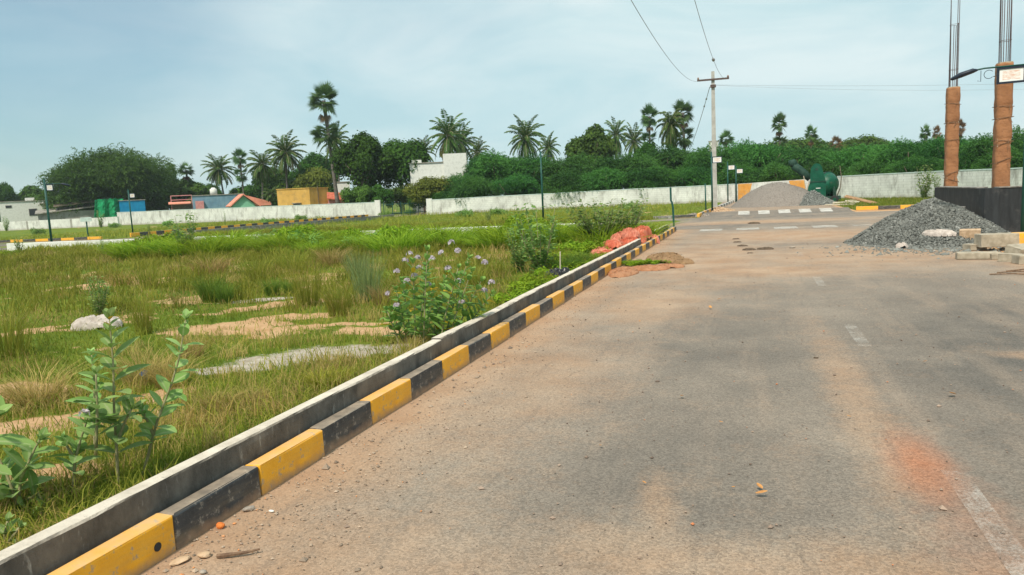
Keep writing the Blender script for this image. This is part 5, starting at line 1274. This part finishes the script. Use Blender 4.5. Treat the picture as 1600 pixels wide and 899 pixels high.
# wispy clumps of tall grass
def tuft(seed, n=340, H=.6, spread=.26, mat=m_reed, wd_=.005, lean=.6, name='grass_clump'):
    r = np.random.default_rng(seed); a = r.uniform(0, 6.28, n); q = np.sqrt(r.random(n))*spread*.55; x = q*np.cos(a); y = q*np.sin(a)
    h = H*r.uniform(.45, 1, n); aa = a+r.normal(0, .5, n); le = lean*r.uniform(.1, 1.1, n)
    sx = r.uniform(-1, 1, n)*wd_/2; sy = r.uniform(-1, 1, n)*wd_/2; lx = np.cos(aa)*le*h; ly = np.sin(aa)*le*h; z = np.zeros(n)
    def st_(f, k, hz_): return np.stack([x-sx*k+lx*f, y-sy*k+ly*f, z+h*hz_], 1), np.stack([x+sx*k+lx*f, y+sy*k+ly*f, z+h*hz_], 1)
    a0, a1 = st_(0, 1, 0); b0_, b1_ = st_(.4, .9, .55); c0, c1 = st_(1, .2, 1-.25*lean)
    V = np.stack([a0, a1, b1_, b0_, c1, c0], 1).reshape(-1, 3); i = np.arange(n)*6
    Fc = np.concatenate([np.stack([i, i+1, i+2, i+3], 1), np.stack([i+3, i+2, i+4, i+5], 1)])
    o = obj_from(name, V, Fc, mat, None, {'var': np.repeat(r.random(n), 6)}); return o
tO = tuft(71); tD = tuft(72, mat=m_dry, lean=.9); tG = tuft(73, mat=m_reedg, lean=.4); tB = tuft(74, 500, .6, .26, leafmat('clump_green', (.07, .14, .02), (.18, .27, .04), trans=.35, scale=1), .008, .7); tY = tuft(75, 500, .6, .3, leafmat('clump_yellow', (.25, .28, .03), (.42, .42, .05), trans=.35, scale=1), .012, .6)
tuf = [(tO, 225, 522, 95, 46, 'olive wispy grass clump standing alone above the second milkweed plant'), (tB, 330, 472, 55, 46, 'dark green grass clump left of the grey stone patch'), (tB, 352, 474, 42, 34, 'second dark green clump touching the first at the grey patch'),
       (tO, 482, 478, 92, 70, 'large olive clump left of the yellow olive clump by the bare earth'), (tO, 530, 494, 70, 60, 'yellow olive clump in front of the grey green reeds'), (tG, 575, 470, 92, 74, 'tall grey green reed clump left of the flowering bush'), (tD, 596, 476, 50, 40, 'dry brown base clump under the grey green reeds'),
       (tB, 425, 462, 36, 30, 'small dark clump on the grey stone patch'), (tB, 452, 460, 30, 26, 'smallest dark clump on the grey stone patch'), (tO, 12, 560, 120, 110, 'big olive clump at the left edge beside bare soil'), (tD, 62, 632, 85, 110, 'dry brown clump at left behind the low milkweed'), (tD, 30, 622, 50, 60, 'dry brown clump at the left edge'),
       (tD, 225, 600, 80, 95, 'dry brown clump behind the blue cup'), (tD, 268, 604, 70, 80, 'dry straw clump right of the blue cup'), (tD, 300, 560, 40, 50, 'dry clump behind the slanting milkweed'), (tY, 505, 608, 38, 60, 'yellow green weed clump close to the channel wall'), (tY, 530, 596, 26, 40, 'smaller yellow green weed clump by the channel wall'),
       (tD, 340, 640, 50, 70, 'straw coloured clump right of the slanting milkweed'), (tD, 400, 630, 40, 60, 'straw clump behind the middle of the near channel wall'), (tO, 118, 436, 28, 20, 'small olive clump in the upper left grass'), (tO, 232, 448, 50, 44, 'olive clump in the middle of the left field'), (tO, 300, 402, 46, 40, 'olive clump below the tall leafy sapling'),
       (tD, 190, 445, 26, 50, 'pale dry clump in the left middle field'), (tG, 560, 440, 60, 60, 'grey green reeds behind the tall reed clump'), (tO, 630, 432, 50, 50, 'olive reeds behind the flowering bush'), (tO, 790, 500, 40, 50, 'clump between the flowering bush and channel wall'), (tB, 780, 520, 30, 40, 'green clump at the foot of the channel wall by the flowering bush'),
       (tB, 880, 430, 40, 50, 'green clump left of the red sheets'), (tB, 905, 420, 36, 50, 'green clump close beside the red sheets'), (tO, 745, 445, 40, 50, 'olive clump right behind the flowering bush'), (tD, 640, 552, 40, 40, 'dry clump at the base of the flowering bush'), (tB, 720, 540, 40, 60, 'green clump at the right base of the flowering bush'),
       (tO, 400, 440, 50, 60, 'olive clump in the centre of the field'), (tD, 330, 430, 42, 70, 'dry reddish clump in the centre left field'), (tO, 460, 425, 50, 60, 'olive clump before the bright bush row'), (tD, 520, 415, 44, 60, 'dry clump before the bright bush row'), (tO, 690, 385, 26, 40, 'brownish clump at the end of the bright bushes')]
for k, px, pb, hp_, wp, lb in tuf:
    b_ = G(px, pb); D = depth(b_.x, b_.y); hh = hp_/F*D; ww = wp/F*D
    place(k, (b_.x, b_.y, -.01), ww/.55, hh/.6, random.uniform(0, 6), lb, 'grass clump', 'tall grass clumps in the field')
# many more lesser clumps: one of a kind with the ones above, seen as texture
MATG = {}
def scatter_tufts(name, n, region, mat, hrange, seed, blades_per=38, wd_=.006, spread=.10, mask=None, label=None, dens_pow=1.0):
    r = np.random.default_rng(seed); x0, x1, y0, y1 = region
    X = r.uniform(x0, x1, n); Y = y0*(y1/y0)**(r.random(n)**dens_pow)
    ok = (X < -2.98) & (X > -1.42*Y-1.5)
    if mask is not None: ok &= mask(X, Y, r)
    X = X[ok]; Y = Y[ok]; n = len(X); dist = np.hypot(X, Y)
    m = blades_per; x = np.repeat(X, m); y = np.repeat(Y, m); d = np.repeat(dist, m)
    hb = np.repeat(r.uniform(*hrange, n), m)
    sp = spread*(1+d*.03); x = x+r.normal(0, 1, n*m)*sp; y = y+r.normal(0, 1, n*m)*sp
    k = x < -2.93; x = x[k]; y = y[k]; hb = hb[k]; d = d[k]; v = np.repeat(r.random(n), m)[k]
    V, Fc = blades(x, y, gz(x, y)-.01, hb*r.uniform(.5, 1.1, len(x)), wd_*(1+d*.09), r.uniform(.1, .8, len(x)), r)
    o = obj_from(name, V, Fc, mat, None, {'var': np.repeat(np.clip(.55*v+.45*r.random(len(x)), 0, 1), 6)})
    tag(o, label, 'grass', kind='stuff'); return o
def m_notbare(x, y, r): return (bare_at(x, y)+grey_at(x, y)) < .38+.1*r.random(len(x))
# ------------------------------------------------------------------ turf
def turf(name, n, seed, mat, hr, wd_, ymin, ymax, label, mask=None):
    r = np.random.default_rng(seed)
    # distance law keeps blades even in view; angle across the whole field
    d = ymin*(ymax/ymin)**r.random(n); a = r.uniform(R(-72), R(-2), n); x = d*np.sin(a); y = d*np.cos(a)
    ok = (x < -2.90) & (y > -1) & (y < 80)
    ok &= ~((y > 27.8) & (y < 39.6)); ok &= ~((x < -34.4) & (x > -41.8) & (y > 39))
    b = bare_at(x, y)+grey_at(x, y)*1.2; ok &= r.random(n) > np.clip((b-.30)*2.0, 0, .93)
    if mask: ok &= mask(x, y, r)
    x = x[ok]; y = y[ok]; d = d[ok]; n = len(x)
    pt = fnoise(x, y, .8, 31); h = r.uniform(*hr, n)*(.45+1.2*pt)
    V, Fc = blades(x, y, gz(x, y)-.008, h, wd_*(1+d*.13), r.uniform(.2, 1.1, n), r)
    o = obj_from(name, V, Fc, mat, None, {'var': np.repeat(np.clip(1.5*(fnoise(x, y, .7, 41)-.5)+.7*(fnoise(x, y, 3, 43)-.5)+.5+.5*(r.random(n)-.5), 0, .985), 6)})
    tag(o, label, 'grass', kind='stuff'); return o
turf('grass', 230000, 81, m_grass, (.03, .085), .004, 3.2, 90, 'short green and yellow turf covering the open field')
turf('grass', 75000, 82, m_dry, (.05, .15), .0035, 3.2, 40, 'straw coloured dry grass mixed into the turf', lambda x, y, r: fnoise(x, y, .7, 51) > .47)
turf('grass', 50000, 83, m_reed, (.08, .22), .004, 3.5, 60, 'taller olive grass in loose drifts across the field', lambda x, y, r: fnoise(x, y, .5, 61) > .53)
scatter_tufts('grass', 1500, (-42, -3, 9, 26), m_reed, (.15, .5), 91, mask=m_notbare, label='loose olive grass clumps through the middle of the field', dens_pow=.7)
scatter_tufts('grass', 700, (-42, -3, 10, 27), m_dry, (.12, .34), 92, mask=lambda x, y, r: m_notbare(x, y, r) & (fnoise(x, y, .35, 71) > .5), label='loose dry grass clumps through the middle of the field', dens_pow=.7)
scatter_tufts('grass', 260, (-7, -3, 3.4, 9), m_dry, (.10, .26), 93, 30, .0035, .06, mask=lambda x, y, r: m_notbare(x, y, r) & (fnoise(x, y, .9, 72) > .45), label='straw grass along the back of the near channel wall')
scatter_tufts('grass', 420, (-12, -3, 3.4, 13), m_grass, (.03, .12), 98, 16, .004, .05, label='thin green sprouts growing on the bare soil')
scatter_tufts('grass', 500, (-60, -3, 40, 76), m_reed, (.2, .5), 94, 30, .006, .2, mask=lambda x, y, r: ~((x < -34) & (x > -42)), label='rough grass on the verge before the boundary walls')
scatter_tufts('grass', 900, (-34, -5, 38.75, 39.75), m_reed, (.12, .45), 96, 24, .006, .12, label='weeds growing over the far kerb of the cross street')
scatter_tufts('grass', 500, (-34, -3, 27.2, 28.0), m_reed, (.12, .5), 97, 24, .006, .12, label='weeds standing along the white channel wall')
# verges right of the main road, behind the stone heap
r = np.random.default_rng(95); n = 14000; x = r.uniform(5.2, 16, n); y = r.uniform(41.5, 66, n); k = (x < 7.1+.56*(68-y)-.4); x = x[k]; y = y[k]
V, Fc = blades(x, y, x*0-.01, r.uniform(.08, .25, len(x)), .03, r.uniform(.1, .8, len(x)), r)
tag(obj_from('grass', V, Fc, m_grass, None, {'var': np.repeat(r.random(len(x)), 6)}), 'green verge grass between the right kerb and the right boundary wall', 'grass', kind='stuff')
xs_ = np.array([5.0, 16]); 
vg = obj_from('verge', [(5.2, 41.3, .003), (24, 41.3, .003), (24, 66, .003), (5.2, 70, .003)], [(0, 1, 2, 3)], m_soil, attrs={'bare': [0, 0, 0, 0]}); tag(vg, kind='structure')

# bright low bushes in a row before the white channel wall
def lowbush(seed, mat, n=1500, Rr=.6, H=.65):
    r = np.random.default_rng(seed); L = [(r.uniform(-.45, .45), r.uniform(-.35, .35), r.uniform(.15, .42), r.uniform(.14, .26)) for _ in range(16)]
    V, Fc, var = crown_mesh(L, n, .10, r, 'leaf', .4); V[:, 2] = np.maximum(V[:, 2], .0); V[:, 2] *= H/np.quantile(V[:, 2], .995)
    return obj_from('low_bush', V, Fc, mat, None, {'var': var})
lb1, lb2, lb3 = lowbush(101, m_bush), lowbush(102, m_bush), lowbush(103, m_milkf)
r = np.random.default_rng(104); k = 0
for px in list(range(205, 725, 26))+list(range(775, 870, 24))+list(range(915, 990, 22))+[12]:
    pb = 396-.024*(px-200)+r.uniform(-6, 5); b_ = G(px, pb); s = r.uniform(.8, 1.5)
    proto = (lb1, lb2, lb3)[k % 3 if r.random() < .3 else k % 2]
    place(proto, (b_.x, b_.y, -.03), s*1.15, s*r.uniform(.5, 1.1), r.uniform(0, 6), 'low bright green bush in the row before the white channel wall', 'bush', 'bright green bush row before the cross street'); k += 1
tV = tuft(110, 420, .6, .34, leafmat('clump_bright', (.13, .24, .015), (.32, .44, .035), trans=.4, scale=1), .012, .8)
for px in list(range(198, 728, 9))+list(range(772, 868, 9))+list(range(912, 996, 8)):
    pb = 398-.024*(px-200)+r.uniform(-9, 8); b_ = G(px, pb); s = r.uniform(1.2, 2.6)
    place(tV, (b_.x, b_.y, -.03), s*1.3, s*r.uniform(.35, .8), r.uniform(0, 6), 'bright green weed clump in the band before the white channel wall', 'weed clump', 'bright green weed clumps before the cross street')
for px, pb, s in ((880, 440, .9), (905, 428, .9), (850, 450, .8), (925, 415, 1.0), (870, 415, 1.1), (830, 460, .8), (940, 400, 1.1), (800, 478, .7), (900, 400, 1.2)):
    b_ = G(px, pb); place(lb1, (b_.x, b_.y, -.03), s*.9, s*.5, r.uniform(0, 6), 'bright low weed bush along the channel wall between flowering bush and red sheets', 'bush', 'low bushes along the channel wall')
for px, pb in ((600, 340), (640, 336), (470, 345), (725, 340), (420, 352), (60, 366), (180, 356), (260, 353), (780, 338), (980, 330)):
    b_ = G(px, pb); place(lb3, (b_.x, b_.y, -.03), 1.3, 1.1, r.uniform(0, 6), 'small dark bush in the verge at the foot of the boundary walls', 'bush', 'small bushes below the boundary walls')
# weeds on the road by the sand
for px, pb, s, lb in ((990, 415, .5, 'low green weed patch growing on the road beside the kerb'), (1005, 413, .45, 'low green weed patch in the middle of the road weeds'), (1022, 412, .45, 'low green weed patch in front of the sand heap'), (1042, 411, .4, 'low green weed patch furthest from the kerb')):
    b_ = G(px, pb); place(lb1, (b_.x, b_.y, -.03), s*.8, s*.45, r.uniform(0, 6), lb, 'weeds', 'weeds growing on the road')

# ------------------------------------------------------------------ litter and small stones
def rock(name, px, py, size, mat, label, cat='stone', seed=1, flat=.6, group=None, yaw=0):
    r = np.random.default_rng(seed); bm = bmesh.new(); bmesh.ops.create_icosphere(bm, subdivisions=2, radius=1)
    pl = rdir(7, r)
    for v in bm.verts:
        p = np.array(v.co)
        for d in pl:
            q = p@d
            if q > .72: p = p-d*(q-.72)*.9
        v.co = Vector(p*(1+r.normal(0, .03)))
        v.co = Vector((v.co.x*size[0]/2, v.co.y*size[1]/2, v.co.z*size[2]/2))
    me = bpy.data.meshes.new(name); bm.to_mesh(me); bm.free(); me.materials.append(mat); o = bpy.data.objects.new(name, me); COL.objects.link(o)
    g_ = G(px, py); o.location = (g_.x, g_.y, size[2]*.36+.004); o.rotation_euler = (0, 0, yaw); tag(o, label, cat, group); return o
rock('brick_chip', 345, 826, (.058, .04, .036), m_brickfrag, 'small bright orange brick chip near the black kerb block', 'brick chip', 1)
rock('loose_stone', 281, 881, (.10, .055, .03), m_stonet, 'flat tan stone at the foot of the nearest yellow block', 'stone', 2, yaw=R(60))
rock('loose_stone', 320, 872, (.075, .05, .03), m_stonet, 'brownish flat stone between the tan stone and the twig', 'stone', 3, yaw=R(40))
rock('loose_stone', 389, 799, (.07, .04, .03), m_stone, 'grey flat stone against the nearest black kerb block', 'stone', 4, yaw=R(50))
rock('loose_stone', 424, 801, (.035, .02, .012), m_white, 'tiny pale flake right of the grey flat stone', 'stone', 5)
rock('loose_stone', 318, 897, (.035, .03, .02), m_stone, 'dark pebble at the bottom of the view below the twig', 'stone', 6)
rock('loose_stone', 1238, 388, (.16, .1, .05), m_stone, 'grey stone on the road left of the stone heap', 'stone', 7)
o = MB().tube([(0, 0, .012), (.05, .035, .018), (.10, .09, .02), (.13, .14, .022)], [.012, .010, .008, .005], 6).build('twig', m_twig); g_ = G(340, 873); o.location = g_; o.rotation_euler = (0, 0, R(-20)); tag(o, 'brown broken twig lying on the sand by the nearest kerb blocks', 'twig')
# blue cup
g_ = G(231, 597); cu = empty('blue_cup', (g_.x, g_.y, .04), 0, 'crushed bright blue plastic cup in the grass behind the milkweed', 'cup')
mm = MB(); mm.tube([(0, 0, 0), (.01, 0, .04), (.0, .01, .09)], [.025, .032, .042], 12, False); c_ = mm.build('cup_body', m_bluep, cu, sm=False); c_.rotation_euler = (R(50), R(20), 0)
# fallen leaves and orange bits on the road
lv = [(1492, 619, .05), (1180, 776, .04), (1192, 769, .03), (1065, 622, .035), (1130, 664, .018), (1143, 766, .015), (1442, 568, .025), (1111, 484, .05), (1120, 470, .04), (1000, 505, .02), (940, 700, .02), (1010, 760, .015), (1330, 655, .02)]
for k, (px, py, s) in enumerate(lv):
    r = np.random.default_rng(200+k); V = []; Fc = []; A = []
    big_leaf((0, 0, .006), (1, .2, .12), (0, 0, 1), s*1.6, V, Fc, A, .5, .6, -.2)
    o = obj_from('fallen_leaf', V, Fc, m_leafl); g_ = G(px, py); o.location = (g_.x, g_.y, .012); o.rotation_euler = (0, 0, r.uniform(0, 6))
    so_ = o.modifiers.new('s', 'SOLIDIFY'); so_.thickness = .002
    tag(o, 'curled orange brown fallen leaf lying on the asphalt', 'leaf', 'fallen leaves scattered on the road')
# dung / dark clods further up the road
for k, (px, py, s) in enumerate(((1196, 390, .28), (1171, 391, .24), (1160, 385, .2), (1152, 379, .16), (1150, 374, .16), (1178, 350, .35), (1172, 396, .1), (1275, 560, .03))):
    crumple('dirt_clod', G(px, py), s*.7, s*.35, s*.22, m_dung, 300+k, 'dark flat dirt clod on the road beyond the sand heap', 'dirt clod', 16, 2)['group'] = 'dark clods scattered on the road'
# fine grit along the kerb and over the road
def grit(n, seed, xf, yf, sz, mat, label):
    r = np.random.default_rng(seed); x = xf(r, n); y = yf(r, n)
    base = np.array([(1, 0, 0), (-1, 0, 0), (0, 1, 0), (0, -1, 0), (0, 0, 1), (0, 0, -1)])*1.0
    tri = np.array([(0, 2, 4), (2, 1, 4), (1, 3, 4), (3, 0, 4), (2, 0, 5), (1, 2, 5), (3, 1, 5), (0, 3, 5)])
    s = sz*r.lognormal(0, .6, (n, 1, 1))*np.array([1, .8, .6]); vv = base[None]*(1+.3*r.uniform(-1, 1, (n, 6, 3)))*s
    a = r.uniform(0, 6.28, n); c, sn = np.cos(a), np.sin(a)
    X = vv[:, :, 0]*c[:, None]-vv[:, :, 1]*sn[:, None]+x[:, None]; Y = vv[:, :, 0]*sn[:, None]+vv[:, :, 1]*c[:, None]+y[:, None]; Zz = vv[:, :, 2]+.006
    o = obj_from('grit', np.stack([X, Y, Zz], 2).reshape(-1, 3), (np.arange(n)[:, None, None]*6+tri[None]).reshape(-1, 3), mat, None, {'var': np.repeat(r.random(n), 6)})
    tag(o, label, 'grit', kind='stuff')
m_gritm = leafmat('grit_stones', (.12, .09, .07), (.42, .32, .24), (.6, .25, .1), trans=0, scale=3)
grit(5200, 401, lambda r, n: -2.60+np.abs(r.normal(0, .42, n)), lambda r, n: 2*(26/2)**r.random(n), .0036, m_gritm, 'fine grit and brick crumbs along the foot of the kerb')
grit(3200, 402, lambda r, n: r.uniform(-2.4, 4.4, n), lambda r, n: 2.2*(24/2.2)**r.random(n), .004, m_gritm, 'loose pebbles scattered over the asphalt')
grit(1500, 403, lambda r, n: r.normal(3.9, .9, n), lambda r, n: r.normal(18.4, .8, n), .018, m_chipA, 'stone chips strayed from the dark stone heap')

# ------------------------------------------------------------------ haze
m = bpy.data.materials.new('haze_air'); m.use_nodes = True; t = m.node_tree; t.nodes.clear()
o_ = N(t, 'ShaderNodeOutputMaterial'); v_ = N(t, 'ShaderNodeVolumePrincipled'); v_.inputs['Color'].default_value = (.86, .93, 1, 1); v_.inputs['Density'].default_value = .0003; v_.inputs['Anisotropy'].default_value = .2
t.links.new(v_.outputs[0], o_.inputs['Volume'])
hz_ = MB().box((0, 0, 8.8), (5200, 5200, 21.6)).build('haze', m); tag(hz_, kind='stuff')
